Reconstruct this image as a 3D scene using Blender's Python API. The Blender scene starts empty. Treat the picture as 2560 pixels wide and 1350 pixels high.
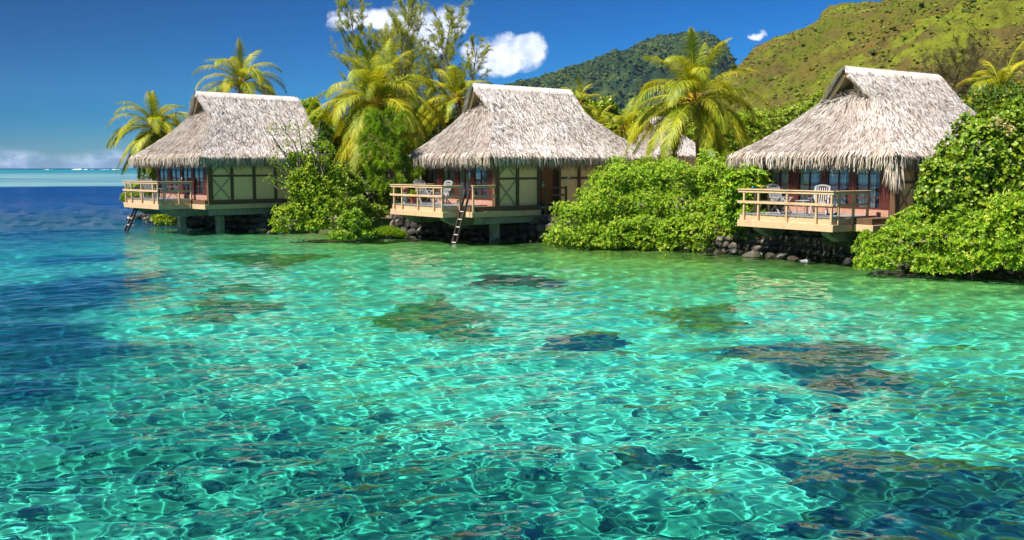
import bpy, math, random
import numpy as np
from mathutils import Vector, Matrix
C = bpy.context.scene
col = C.collection
R = math.radians
# ------------------------------------------------------------------ camera
F = 2400.0; H = 3.5; PITCH = math.atan(256.0/F)
cd = bpy.data.cameras.new('camera'); cam = bpy.data.objects.new('camera', cd); col.objects.link(cam)
cam.location = (0, 0, H); cam.rotation_euler = (math.pi/2-PITCH, 0, 0)
cd.sensor_width = 36; cd.lens = 36*F/2560.0; cd.clip_end = 30000; cd.clip_start = .1
C.camera = cam
C.render.resolution_x = 1024; C.render.resolution_y = 540
# ------------------------------------------------------------------ light
SUN_EL = R(56); SD = Vector((-.88, -.475, 0)).normalized()
SUNV = Vector((SD.x*math.cos(SUN_EL), SD.y*math.cos(SUN_EL), math.sin(SUN_EL)))
sl = bpy.data.lights.new('sun', 'SUN'); sl.energy = 5.0; sl.angle = R(.5); sl.color = (1, .955, .88)
so = bpy.data.objects.new('sun', sl); col.objects.link(so)
so.rotation_euler = SUNV.to_track_quat('Z', 'Y').to_euler(); so.location = (-20, -20, 60)
W = bpy.data.worlds.new('World'); C.world = W; W.use_nodes = True
C.view_settings.view_transform = 'Standard'; C.view_settings.look = 'None'
C.view_settings.exposure = 0.95; C.view_settings.gamma = 1
C.cycles.use_denoising = True
C.cycles.max_bounces = 8; C.cycles.transparent_max_bounces = 12; C.cycles.transmission_bounces = 5
C.cycles.diffuse_bounces = 3; C.cycles.glossy_bounces = 3
C.cycles.sample_clamp_indirect = 6; C.cycles.caustics_reflective = False

def ray(px, py):
    a = (px-1280)/F; b = -(py-675)/F
    return np.array([a, math.cos(PITCH)+b*math.sin(PITCH), -math.sin(PITCH)+b*math.cos(PITCH)])
def un(px, py, z):
    r = ray(px, py); t = (z-H)/r[2]; return r*t+np.array([0, 0, H])
def at(px, py, Y):
    r = ray(px, py); t = Y/r[1]; return r*t+np.array([0, 0, H])
rng = np.random.default_rng(7)
# ------------------------------------------------------------------ node helper
class NT:
    def __init__(s, tree): s.t = tree; s.n = tree.nodes; s.l = tree.links; s.n.clear()
    def __call__(s, typ, *ins, out=0, **kw):
        nd = s.n.new(typ)
        for k, v in kw.items():
            if k.startswith('i_'):
                s.put(nd.inputs[k[2:].replace('_', ' ')], v)
            else: setattr(nd, k, v)
        for i, v in enumerate(ins):
            if v is not None: s.put(nd.inputs[i], v)
        return nd.outputs[out] if len(nd.outputs) else None
    def put(s, sock, v):
        if isinstance(v, bpy.types.NodeSocket): s.l.new(v, sock)
        else:
            if hasattr(sock, 'default_value'):
                try: sock.default_value = v
                except Exception:
                    sock.default_value = (*v, 1) if len(v) == 3 else v
    def math(s, op, a, b=0., c=None, clamp=False):
        nd = s.n.new('ShaderNodeMath'); nd.operation = op; nd.use_clamp = clamp
        s.put(nd.inputs[0], a); s.put(nd.inputs[1], b)
        if c is not None: s.put(nd.inputs[2], c)
        return nd.outputs[0]
    def vmath(s, op, a, b=None, out=0):
        nd = s.n.new('ShaderNodeVectorMath'); nd.operation = op
        s.put(nd.inputs[0], a)
        if b is not None:
            s.put(nd.inputs['Scale' if op == 'SCALE' else 1], b)
        return nd.outputs[out] if len(nd.outputs) else None
    def mix(s, fac, a, b, blend='MIX'):
        nd = s.n.new('ShaderNodeMix'); nd.data_type = 'RGBA'; nd.blend_type = blend
        s.put(nd.inputs[0], fac)
        for k, v in ((6, a), (7, b)):
            if isinstance(v, tuple) and len(v) == 3: v = (*v, 1)
            s.put(nd.inputs[k], v)
        return nd.outputs[2]
    def ramp(s, fac, stops, interp='LINEAR'):
        nd = s.n.new('ShaderNodeValToRGB'); cr = nd.color_ramp; cr.interpolation = interp
        while len(cr.elements) < len(stops): cr.elements.new(.5)
        for e, (p, c) in zip(cr.elements, stops):
            e.position = p; e.color = (c, c, c, 1) if not isinstance(c, tuple) else (*c, 1)
        s.put(nd.inputs[0], fac); return nd.outputs[0]
    def noise(s, vec, scale, detail=4., rough=.5, out=0, dist=0.):
        nd = s.n.new('ShaderNodeTexNoise'); s.put(nd.inputs['Vector'], vec)
        nd.inputs['Scale'].default_value = scale; nd.inputs['Detail'].default_value = detail
        nd.inputs['Roughness'].default_value = rough; nd.inputs['Distortion'].default_value = dist
        return nd.outputs[out] if len(nd.outputs) else None
    def voro(s, vec, scale, feature='F1', out=0, rnd=1.):
        nd = s.n.new('ShaderNodeTexVoronoi'); nd.feature = feature; s.put(nd.inputs['Vector'], vec)
        nd.inputs['Scale'].default_value = scale; nd.inputs['Randomness'].default_value = rnd
        return nd.outputs[out] if len(nd.outputs) else None
    def maprange(s, v, a, b, c=0., d=1., smooth=True):
        nd = s.n.new('ShaderNodeMapRange'); nd.interpolation_type = 'SMOOTHSTEP' if smooth else 'LINEAR'
        s.put(nd.inputs[0], v)
        for i, x in enumerate((a, b, c, d)): s.put(nd.inputs[i+1], x)
        return nd.outputs[0]
    def xyz(s, v):
        nd = s.n.new('ShaderNodeSeparateXYZ'); s.put(nd.inputs[0], v); return nd.outputs
    def comb(s, x, y, z):
        nd = s.n.new('ShaderNodeCombineXYZ')
        for i, q in enumerate((x, y, z)): s.put(nd.inputs[i], q)
        return nd.outputs[0]
    def bump(s, h, strength=.5, dist=.02):
        nd = s.n.new('ShaderNodeBump'); nd.inputs['Strength'].default_value = strength
        nd.inputs['Distance'].default_value = dist; s.put(nd.inputs['Height'], h); return nd.outputs[0]
def newmat(name):
    m = bpy.data.materials.new(name); m.use_nodes = True
    return m, NT(m.node_tree)
# ------------------------------------------------------------------ sky with clouds
def build_world():
    g = NT(W.node_tree)
    sky = g('ShaderNodeTexSky', sky_type='NISHITA', sun_disc=False, sun_elevation=SUN_EL,
            sun_rotation=math.atan2(SD.x, SD.y), altitude=0., air_density=1.0, dust_density=.15, ozone_density=4.)
    hs = g('ShaderNodeHueSaturation', i_Hue=.5, i_Saturation=SKY_SAT, i_Value=1., i_Color=sky)
    d = g('ShaderNodeTexCoord', out='Generated')
    x, y, z = g.xyz(d)
    yy = g.math('MAXIMUM', y, .05)
    X = g.math('DIVIDE', x, yy); Z = g.math('DIVIDE', z, yy)
    # deeper blue high up and to the left of the sun-opposed part of the sky
    dark = g.maprange(Z, 0., .20, 1.0, SKY_TOP)
    side = g.maprange(X, -.55, .45, .56, 1.3, smooth=False)
    skyc = g.mix(1., hs, g.math('MULTIPLY', dark, side), 'MULTIPLY')
    t1 = g.mix(g.maprange(Z, -.01, .065), (.36, .66, 1.0), (.0, .42, .88))
    t2 = g.mix(g.maprange(Z, .35, .8), t1, (.85, .92, 1.0))
    skyc = g.mix(1., skyc, t2, 'MULTIPLY')
    P = g.comb(X, 0., Z)
    def tc(px, py): 
        r = ray(px, py); return r[0]/r[1], r[2]/r[1]
    warp = g.noise(P, 16., 5., .6, out=1)
    wv = g.vmath('SCALE', g.vmath('SUBTRACT', warp, (.5, .5, .5)), .045)
    Pw = g.vmath('ADD', P, wv)
    wx, wy_, wz = g.xyz(Pw)
    tot = None
    for (px, py, rx, ry) in ((905, 42, 85, 34), (860, 60, 44, 20), (985, 45, 90, 42), (1040, 75, 90, 45), (1105, 55, 66, 50), (1140, 80, 42, 26), (1085, 105, 60, 35),
                             (1290, 130, 88, 48), (1235, 150, 66, 34), (1200, 130, 46, 22), (1330, 115, 50, 34), (1895, 86, 34, 11)):
        X0, Z0 = tc(px, py)
        dx = g.math('DIVIDE', g.math('SUBTRACT', wx, X0), rx/F); dz = g.math('DIVIDE', g.math('SUBTRACT', wz, Z0), ry/F)
        q = g.math('ADD', g.math('MULTIPLY', dx, dx), g.math('MULTIPLY', dz, dz))
        b = g.math('SUBTRACT', 1., q, clamp=True)
        tot = b if tot is None else g.math('ADD', tot, b)
    n = g.noise(P, 60., 8., .62)
    dens = g.math('ADD', tot, g.math('MULTIPLY', g.math('SUBTRACT', n, .5), 1.5))
    m1 = g.math('MULTIPLY', g.maprange(dens, .0, 1.15), g.maprange(tot, .0, .14))
    shade = g.math('MULTIPLY', g.maprange(g.noise(g.vmath('ADD', P, (.006, 0, -.008)), 34., 7., .62), .34, .60), g.maprange(dens, .2, 1.3, 1., .55))
    cloudc = g.mix(shade, (.46, .54, .74), (1.0, .99, .97))
    # low band of far cumulus over the horizon
    bn = g.noise(g.comb(g.math('MULTIPLY', X, 1.), 0., g.math('MULTIPLY', Z, 2.2)), 26., 6., .6)
    topz = g.math('ADD', -.002, g.math('MULTIPLY', g.noise(P, 9., 3.), .036))
    band = g.math('MULTIPLY', g.maprange(g.math('SUBTRACT', topz, Z), -.004, .010), g.maprange(bn, .30, .62, .35, 1.))
    bandc = g.mix(g.maprange(g.math('ADD', bn, g.math('MULTIPLY', Z, 7.)), .45, .78), (.20, .31, .55), (.52, .60, .74))
    c1 = g.mix(g.math('MULTIPLY', band, .85), skyc, g.vmath('SCALE', bandc, CLOUD_V*.85))
    c2 = g.mix(g.math('MULTIPLY', m1, .97), c1, g.vmath('SCALE', cloudc, CLOUD_V))
    bg = g('ShaderNodeBackground', c2, SKY_STR)
    g('ShaderNodeOutputWorld', bg)
SKY_SAT = 1.3; SKY_TOP = .62; SKY_TINT = (.85, .82, 1.25, 1); SKY_STR = .075; CLOUD_V = 10.5
build_world()
# ------------------------------------------------------------------ mesh helpers
def tag(o, label=None, cat=None, group=None, kind=None):
    if label: o['label'] = label
    if cat: o['category'] = cat
    if group: o['group'] = group
    if kind: o['kind'] = kind
    return o
def empty(name, label, cat, loc=(0, 0, 0), rz=0., group=None):
    o = bpy.data.objects.new(name, None); col.objects.link(o); o.location = loc; o.rotation_euler = (0, 0, rz)
    o.empty_display_size = .3
    return tag(o, label, cat, group)
def mk(name, V, Fq, mat, parent=None, smooth=False, attr=None):
    """V (n,3), Fq (m,3|4) arrays -> one mesh object; attr: per-vertex float stored as 'rnd'"""
    V = np.asarray(V, dtype=np.float32); Fq = np.asarray(Fq, dtype=np.int32)
    me = bpy.data.meshes.new(name); k = Fq.shape[1]; m = len(Fq)
    me.vertices.add(len(V)); me.vertices.foreach_set('co', V.ravel())
    me.loops.add(m*k); me.loops.foreach_set('vertex_index', Fq.ravel())
    me.polygons.add(m); me.polygons.foreach_set('loop_start', np.arange(0, m*k, k, dtype=np.int32))
    me.polygons.foreach_set('use_smooth', np.full(m, bool(smooth)))
    me.update(calc_edges=True)
    if attr is not None:
        a = me.attributes.new('rnd', 'FLOAT', 'POINT'); a.data.foreach_set('value', np.asarray(attr, dtype=np.float32))
    me.materials.append(mat)
    o = bpy.data.objects.new(name, me); col.objects.link(o)
    if parent is not None: o.parent = parent
    return o
# ------------------------------------------------------------------ water
def wave_field(x, y, seed=3):
    g = np.random.default_rng(seed); z = np.zeros_like(x); r = np.hypot(x, y)
    specs = [(3.2, .020, 5, .5), (1.5, .016, 9, .8), (.85, .0088, 14, .75), (.5, .0047, 20, .85), (.3, .0034, 26, 1.1), (.19, .0013, 22, 1.3)]
    for lam, amp, n, spread in specs:
        fade = np.clip((lam*(170 if lam > .7 else (140 if lam > .4 else 110))-r)/(lam*(100 if lam > .7 else 60)), 0, 1)
        for i in range(n):
            L = lam*g.uniform(.72, 1.35); a = R(100)+g.normal()*spread*.7
            k = 2*np.pi/L; ph = g.uniform(0, 6.28)
            z += fade*amp/math.sqrt(n)*1.25*g.uniform(.5, 1.2)*np.sin(k*(x*math.cos(a)+y*math.sin(a))+ph)
    return z
def polar(rs, th, zf):
    RR, TT = np.meshgrid(rs, th, indexing='ij'); x = RR*np.sin(TT); y = RR*np.cos(TT)
    z = zf(x, y); V = np.stack([x, y, z], -1).reshape(-1, 3); n, m = len(rs), len(th)
    i = np.arange(n-1)[:, None]*m+np.arange(m-1)[None, :]
    Fq = np.stack([i, i+1, i+m+1, i+m], -1).reshape(-1, 4)
    return V, Fq
rs = [5.0]
while rs[-1] < 60: rs.append(rs[-1]*1.0036)
while rs[-1] < 4900: rs.append(rs[-1]*1.05)
rs = np.array([.01, 1, 2.5]+rs)
th = np.concatenate([np.linspace(-math.pi, -R(62), 60)[:-1], np.linspace(-R(62), R(62), 1180), np.linspace(R(62), math.pi, 60)[1:]])
V, Fq = polar(rs, th, wave_field)
def water_mat():
    m, g = newmat('water')
    P = g('ShaderNodeNewGeometry', out='Position')
    r = g.vmath('LENGTH', P, out=1)
    far = g.maprange(r, 30., 80.)
    nz = g.math('MULTIPLY', g.noise(g.vmath('MULTIPLY', P, (1., 1.7, 1.)), 1.6, 3., .5), far)
    nb = g.bump(nz, .6, .25)
    fr = g('ShaderNodeFresnel', 1.33, nb)
    X, Y, Z = g.xyz(P)
    shal = g.maprange(g.math('ADD', Y, g.math('MULTIPLY', X, .72)), 27., 44.)   # shallow water takes less red out of the light
    tint = g.mix(shal, TINT[:3], (.58, .93, .60)); tint = g.mix(g.maprange(r, 55., 100.), tint, (.80, .94, 1.))
    refr = g('ShaderNodeBsdfRefraction', tint, 0.0, 1.33, nb)
    gl = g('ShaderNodeBsdfGlossy', (1, 1, 1, 1), i_Roughness=.02, i_Normal=nb)
    k = g.maprange(r, 25., 140., FR_NEAR, FR_FAR)
    sh = g('ShaderNodeMixShader', g.math('MULTIPLY', fr, k), refr, gl)
    g('ShaderNodeOutputMaterial', sh)
    return m
TINT = (.30, .97, .88, 1); FR_NEAR = 1.0; FR_FAR = .20
water = mk('sea_water', V, Fq, water_mat(), smooth=True); tag(water, kind='structure')
# shoreline at the water surface, left to right
SHORE = [(-23.5, 76.), (-26.5, 69.), (-25.9, 66.2), (-20.1, 57.4), (-17.8, 54.8), (-12.4, 51.1), (-5.6, 48.1), (-1.9, 46.9), (1.4, 44.9), (5.6, 41.9), (9.1, 38.8), (12.4, 34.5), (15.9, 29.8), (22., 24.), (60, 2.), (160, -40.)]
SX = np.array([p[0] for p in SHORE[2:]]); SY = np.array([p[1] for p in SHORE[2:]])
def shore_dist(x, y): return (np.interp(x, SX, SY, left=400., right=-40.)-y)*.78   # >0 out on the water
def depth(x, y):
    r = np.hypot(x, y); d = shore_dist(x, y)
    z = -.95-.60*np.clip(d/9, 0, 1)
    z += .10*np.sin(x*.9+y*.5)+.08*np.sin(y*1.1-x*.4+2)
    left = np.clip((-x-10-.0*y)/14, 0, 1)*np.clip((y-14)/20, 0, 1); z -= 1.6*left
    return np.where(r > 190, -2.6, z)
ts = np.concatenate([np.linspace(-math.pi, -R(40), 40)[:-1], np.linspace(-R(40), R(40), 240), np.linspace(R(40), math.pi, 40)[1:]])
rb = np.concatenate([[.01, 2, 4], np.geomspace(6, 4990, 320)])
V, Fq = polar(rb, ts, depth)
def bedpt(px, py, dz=1.7):
    p = un(px, py, 0.); d = unit2(p[:2]); return p[0]+d[0]*dz*1.0, p[1]+d[1]*dz*1.0
def unit2(a): return a/np.linalg.norm(a)
def ell(g, X, Y, px, py, rx, ry, soft, nz):
    """soft elliptic zone of bed cover, given by where it lies on the lagoon floor"""
    cx_, cy_ = bedpt(px, py); x2, y2 = bedpt(px+rx, py); x3, y3 = bedpt(px, py-ry)
    a = abs(x2-cx_); b = abs(y3-cy_)
    dx = g.math('DIVIDE', g.math('SUBTRACT', X, float(cx_)), float(a)); dy = g.math('DIVIDE', g.math('SUBTRACT', Y, float(cy_)), float(b))
    q = g.math('SQRT', g.math('ADD', g.math('MULTIPLY', dx, dx), g.math('MULTIPLY', dy, dy)))
    q = g.math('ADD', q, g.math('MULTIPLY', g.math('SUBTRACT', nz, .5), 1.3))
    return g.maprange(q, 1.+soft, 1.-soft)
def bed_color(g):
    P = g('ShaderNodeNewGeometry', out='Position'); X, Y, Z = g.xyz(P)
    n1 = g.noise(P, .35, 6., .65); n2 = g.noise(P, 2.2, 6., .7); r = g.vmath('LENGTH', P, out=1)
    n3 = g.noise(P, .9, 6., .7)
    sand = g.mix(n2, (.47, .47, .37), (.72, .72, .60))
    rub = g.mix(n2, (.10, .13, .08), (.32, .34, .22))
    c = g.mix(g.maprange(n1, .53, .70, 0., .55), sand, rub)
    # teal weed-covered floor: near foreground and left
    for e in ((1130, 1270, 520, 130, .5, .70), (560, 1110, 380, 110, .5, .68), (60, 1150, 260, 130, .6, .5), (280, 950, 300, 90, .5, .6), (2480, 1020, 260, 90, .6, .6), (1900, 1330, 300, 60, .5, .6), (420, 1300, 300, 60, .5, .5)):
        c = g.mix(g.math('MULTIPLY', ell(g, X, Y, *e[:4], e[4], n3), e[5]), c, (.05, .16, .125))
    # green shallows near the shore and to the right
    gs = g.maprange(g.math('ADD', Y, g.math('MULTIPLY', X, .72)), 26., 42.)
    c = g.mix(g.math('MULTIPLY', gs, .75), c, (.36, .39, .17))
    sd_ = g.math('ADD', Y, g.math('MULTIPLY', X, .74))   # rocky bed near the bank, darkened for hut shade and less green bounce
    c = g.mix(g.math('MULTIPLY', g.maprange(g.math('ADD', sd_, g.math('MULTIPLY', n3, 2.5)), 42.2, 45.2), .85), c, g.mix(n2, (.10, .095, .05), (.24, .22, .11)))
    # dark growth patches
    for e in ((235, 705, 150, 30), (40, 748, 330, 62), (60, 885, 300, 52), (30, 830, 200, 30), (-60, 990, 240, 50), (200, 640, 130, 14)):
        c = g.mix(g.math('MULTIPLY', ell(g, X, Y, *e, .45, n3), .92), c, (.005, .05, .10))
    # deep channel far left, then the pale reef flat
    lx = g.math('SUBTRACT', g.math('MULTIPLY', X, -1.), g.math('ADD', 14.5, g.math('MULTIPLY', g.math('SUBTRACT', n1, .5), 9.)))
    ly = g.maprange(g.math('ADD', Y, g.math('MULTIPLY', g.math('SUBTRACT', n1, .5), 24.)), 36., 60.)
    dm = g.math('MULTIPLY', g.maprange(lx, 0., 11.), ly)
    half = g.math('MULTIPLY', g.maprange(lx, -8., 10.), g.maprange(Y, 18., 40.))
    c = g.mix(g.math('MULTIPLY', half, .72), c, (.03, .19, .36))
    deep = g.mix(g.noise(g.vmath('MULTIPLY', P, (.02, .09, 1)), 1.5, 4.), (.0, .050, .19), (.0, .075, .25))
    c = g.mix(dm, c, deep)
    fl = g.noise(g.vmath('MULTIPLY', P, (.006, .022, 1)), 1.2, 5., .6)
    flat = g.mix(g.maprange(fl, .40, .60), (.16, .27, .36), (.34, .50, .48))
    c = g.mix(g.maprange(r, 195., 212.), c, flat)
    c = g.mix(g.maprange(r, 560., 800.), c, (.02, .30, .34)); c = g.mix(g.maprange(r, 1500., 1900.), c, (.01, .10, .20))
    return c
def bed_mat():
    m, g = newmat('seabed')
    g('ShaderNodeOutputMaterial', g('ShaderNodeBsdfDiffuse', bed_color(g))); return m
bed = mk('seabed', V, Fq, bed_mat(), smooth=True); tag(bed, kind='structure')
water.cycles.is_caustics_caster = True; bed.cycles.is_caustics_receiver = True; sl.cycles.is_caustics_light = True
# ------------------------------------------------------------------ materials
def pmat(name, c1, c2=None, scale=8., rough=.7, bump=.0, stretch=(1, 1, 1), spec=.3, coord='Object', bscale=None, stain=None, metal=0.):
    m, g = newmat(name)
    P = g('ShaderNodeTexCoord', out=3 if coord == 'Object' else 0)
    Ps = g.vmath('MULTIPLY', P, stretch)
    n = g.noise(Ps, scale, 6., .6)
    c = g.mix(g.maprange(n, .3, .7), c1, c2 or tuple(v*.7 for v in c1))
    if stain:
        c = g.mix(g.maprange(g.noise(P, 1.3, 5., .65), .50, .72), c, stain)
    b = g.bump(g.noise(Ps, bscale or scale*2, 5., .6), bump, .02) if bump else None
    pb = g('ShaderNodeBsdfPrincipled', i_Base_Color=c, i_Roughness=rough, i_Metallic=metal)
    nd = pb.node; nd.inputs['Specular IOR Level'].default_value = spec
    if b: g.l.new(b, nd.inputs['Normal'])
    g('ShaderNodeOutputMaterial', pb); return m
def leafmat(name, stops, trans=.35, gloss=.06, rough=.4):
    """leaf colour varies leaf by leaf through the 'rnd' value stored on the mesh"""
    m, g = newmat(name)
    a = g('ShaderNodeAttribute', out=2, attribute_name='rnd')
    oi = g('ShaderNodeObjectInfo', out=5)
    c = g.ramp(a, stops)
    c = g.mix(1., c, g.mix(oi, (.86, .9, .9), (1.12, 1.06, 1.0)), 'MULTIPLY')
    d = g('ShaderNodeBsdfDiffuse', c); t = g('ShaderNodeBsdfTranslucent', g.mix(1., c, (1.25, 1.15, .6), 'MULTIPLY'))
    s = g('ShaderNodeMixShader', trans, d, t)
    gl = g('ShaderNodeBsdfGlossy', (.9, 1, .6, 1), rough+.15)
    g('ShaderNodeOutputMaterial', g('ShaderNodeMixShader', gloss*.45, s, gl)); return m
def strawmat(name, stops, gloss=0.):
    m, g = newmat(name)
    a = g('ShaderNodeAttribute', out=2, attribute_name='rnd')
    P = g('ShaderNodeTexCoord', out=3)
    n = g.noise(P, .9, 5., .6)
    c = g.mix(1., g.ramp(a, stops), g.mix(g.maprange(n, .35, .65), (.88, .84, .80), (1.05, 1.05, 1.05)), 'MULTIPLY')
    g('ShaderNodeOutputMaterial', g('ShaderNodeBsdfDiffuse', c)); return m
M = {}
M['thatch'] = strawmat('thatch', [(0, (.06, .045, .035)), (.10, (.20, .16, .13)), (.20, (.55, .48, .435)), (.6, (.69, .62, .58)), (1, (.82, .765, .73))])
M['thatch_base'] = pmat('thatch_base', (.46, .40, .35), (.26, .22, .18), 14., .95, .8, (1, 1, 1), 0.)
M['fringe'] = strawmat('fringe', [(0, (.12, .09, .07)), (.3, (.36, .29, .23)), (.7, (.66, .56, .47)), (1, (.88, .78, .67))])
M['lining'] = pmat('lining', (.42, .29, .16), (.26, .17, .09), 6., .7, .4, (1, 9, 9))
M['tan'] = pmat('tan_wood', (.66, .45, .27), (.56, .36, .20), 5., .6, .25, (1.2, 1.2, 6), stain=(.46, .30, .18))
M['brown'] = pmat('brown_wood', (.155, .085, .045), (.11, .06, .03), 5., .6, .25, (1, 1, 5))
M['darkred'] = pmat('dark_red_wood', (.105, .028, .020), (.07, .018, .013), 5., .45, .1)
M['pinkboard'] = pmat('pink_board', (.50, .27, .19), (.40, .20, .14), 4., .6, .1)
M['cream'] = pmat('cream_panel', (.97, .64, .32), (.91, .60, .295), 2.2, .6, .1, stain=(.83, .56, .27))
M['brace'] = pmat('brace_wood', (.50, .36, .21), (.42, .30, .17), 6., .6, .1)
M['door'] = pmat('door_wood', (.30, .090, .030), (.22, .065, .022), 4., .4, .2, (1, 1, .3))
M['deck'] = pmat('deck_boards', (.32, .31, .31), (.20, .19, .19), 7., .8, .3, (.3, 5, 5))
M['concrete'] = pmat('concrete', (.34, .30, .27), (.22, .20, .18), 3., .85, .4, stain=(.11, .10, .085))
M['metal'] = pmat('white_metal', (.75, .76, .78), (.6, .6, .62), 5., .35, 0., spec=.5)
M['ladder_dark'] = pmat('ladder_side', (.10, .06, .045), (.06, .035, .03), 6., .5, .1)
M['teak'] = pmat('weathered_teak', (.42, .40, .39), (.29, .28, .28), 9., .7, .2, (1, 1, 4))
M['cushion_cloth'] = pmat('brown_cushion', (.10, .07, .055), (.075, .05, .04), 9., .8, .2)  # dark brown cover of the cushion
M['rock'] = None
def rockmat():
    m, g = newmat('rock'); P = g('ShaderNodeTexCoord', out=3)
    a = g('ShaderNodeAttribute', out=2, attribute_name='rnd')
    c = g.ramp(a, [(0, (.04, .036, .034)), (.5, (.11, .09, .075)), (.85, (.20, .155, .12)), (1, (.44, .40, .36))])
    c = g.mix(g.maprange(g.noise(P, 5., 7., .7), .35, .7), c, g.mix(1., c, (.45, .45, .45), 'MULTIPLY'))
    zz = g.xyz(g('ShaderNodeNewGeometry', out='Position'))[2]
    wet = g.maprange(zz, .40, .16)
    c = g.mix(wet, c, g.mix(1., c, (.30, .33, .24), 'MULTIPLY'))
    pb = g('ShaderNodeBsdfPrincipled', i_Base_Color=c, i_Roughness=g.maprange(zz, .06, .35, .35, .9), i_Normal=g.bump(g.noise(P, 9., 6., .65), .7, .03))
    g('ShaderNodeOutputMaterial', pb); return m
M['rock'] = rockmat()
M['bark'] = pmat('bark', (.22, .17, .125), (.13, .10, .075), 6., .9, .8, (1, 1, .4))
M['palm_bark'] = pmat('palm_bark', (.27, .20, .14), (.15, .105, .075), 3., .9, .9, (1, 1, 7), bscale=4.)
M['husk'] = pmat('husk', (.25, .13, .05), (.14, .075, .03), 6., .8, .6)
M['coconut'] = pmat('coconut', (.34, .22, .05), (.20, .14, .03), 3., .5, .1)
M['palm_leaf'] = leafmat('palm_leaf', [(0, (.03, .075, .006)), (.32, (.12, .195, .007)), (.60, (.31, .36, .010)), (.84, (.58, .50, .016)), (1, (.66, .46, .04))], .38, .07)
M['palm_far'] = leafmat('palm_far', [(0, (.05, .09, .012)), (.5, (.15, .21, .02)), (1, (.34, .33, .04))], .3, .03)
M['rib'] = pmat('frond_rib', (.50, .42, .06), (.40, .30, .05), 5., .5)
M['naupaka'] = leafmat('shrub_leaf', [(0, (.05, .14, .005)), (.45, (.17, .35, .006)), (.85, (.36, .52, .010)), (.97, (.56, .56, .03)), (1, (.68, .60, .10))], .30, .10, .35)
M['hibiscus'] = leafmat('round_leaf', [(0, (.05, .11, .005)), (.5, (.18, .30, .008)), (.85, (.34, .42, .012)), (.96, (.52, .50, .05)), (1, (.70, .56, .28))], .32, .09, .35)
M['lime'] = leafmat('lime_leaf', [(0, (.07, .16, .006)), (.5, (.24, .38, .008)), (.9, (.44, .50, .014)), (1, (.62, .46, .03))], .38, .07)
M['dark_leaf'] = leafmat('dark_leaf', [(0, (.02, .055, .008)), (.6, (.07, .145, .012)), (1, (.17, .25, .02))], .3, .05)
M['needle'] = leafmat('needle', [(0, (.17, .23, .03)), (.6, (.40, .45, .06)), (1, (.56, .54, .10))], .45, .02)
M['needle_green'] = leafmat('needle_green', [(0, (.07, .16, .010)), (.6, (.21, .37, .012)), (1, (.38, .50, .03))], .38, .02)
M['needle_brown'] = leafmat('needle_brown', [(0, (.07, .07, .03)), (.6, (.16, .14, .06)), (1, (.24, .20, .09))], .3, .02)
def glassmat():
    m, g = newmat('window_glass')
    fr = g('ShaderNodeFresnel', 1.5)
    s = g('ShaderNodeMixShader', g.math('ADD', g.math('MULTIPLY', fr, .8), .03, clamp=True), g('ShaderNodeBsdfTransparent', (.93, .97, .99, 1)), g('ShaderNodeBsdfGlossy', (.9, .95, 1, 1), .01))
    g('ShaderNodeOutputMaterial', s); return m
M['glass'] = glassmat()
M['curtain'] = pmat('curtain', (.88, .89, .90), (.80, .81, .83), 3., .9)
M['towel'] = pmat('blue_cloth', (.04, .42, .72), (.03, .34, .62), 9., .9, .3)
M['terracotta'] = pmat('terracotta', (.42, .10, .06), (.34, .08, .05), 4., .5)
M['white'] = pmat('white_paint', (.78, .78, .75), (.70, .70, .67), 4., .5)
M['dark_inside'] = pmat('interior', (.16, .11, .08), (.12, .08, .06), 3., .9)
# ------------------------------------------------------------------ box / bar / tube collector
class MB:
    def __init__(s): s.v = []; s.f = []; s.n = 0
    def add(s, V, Fq): 
        s.v.append(np.asarray(V, float)); s.f.append(np.asarray(Fq)+s.n); s.n += len(V)
    BF = [(0, 3, 2, 1), (4, 5, 6, 7), (0, 1, 5, 4), (1, 2, 6, 5), (2, 3, 7, 6), (3, 0, 4, 7)]
    def box(s, x0, x1, y0, y1, z0, z1):
        V = [(x0, y0, z0), (x1, y0, z0), (x1, y1, z0), (x0, y1, z0), (x0, y0, z1), (x1, y0, z1), (x1, y1, z1), (x0, y1, z1)]
        s.add(V, MB.BF)
    def bar(s, a, b, w, h, up=(0, 0, 1)):
        a = np.array(a, float); b = np.array(b, float); d = b-a; d /= np.linalg.norm(d)
        x = np.cross(d, up); 
        if np.linalg.norm(x) < 1e-3: x = np.cross(d, (1, 0, 0))
        x /= np.linalg.norm(x); y = np.cross(x, d); x = x*w/2; y = y*h/2
        s.add([a-x-y, a+x-y, a+x+y, a-x+y, b-x-y, b+x-y, b+x+y, b-x+y], MB.BF)
    def prism(s, poly, axis, a0, a1):
        """poly: list of 2d points; axis: 'x' or 'y' extrusion"""
        n = len(poly); V = []
        for a in (a0, a1):
            for p in poly: V.append((a, p[0], p[1]) if axis == 'x' else (p[0], a, p[1]))
        Fq = [(i, (i+1) % n, n+(i+1) % n, n+i) for i in range(n)]
        if n == 4: Fq += [(3, 2, 1, 0), (4, 5, 6, 7)]
        if n == 3: Fq += [(2, 1, 0, 0), (3, 4, 5, 5)]
        s.add(V, Fq)
    def build(s, name, mat, parent=None, smooth=False, attr=None, bevel=0.):
        o = mk(name, np.concatenate(s.v), np.concatenate(s.f), mat, parent, smooth, attr)
        if bevel:
            b = o.modifiers.new('bevel', 'BEVEL'); b.width = bevel; b.segments = 1
        return o
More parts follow.
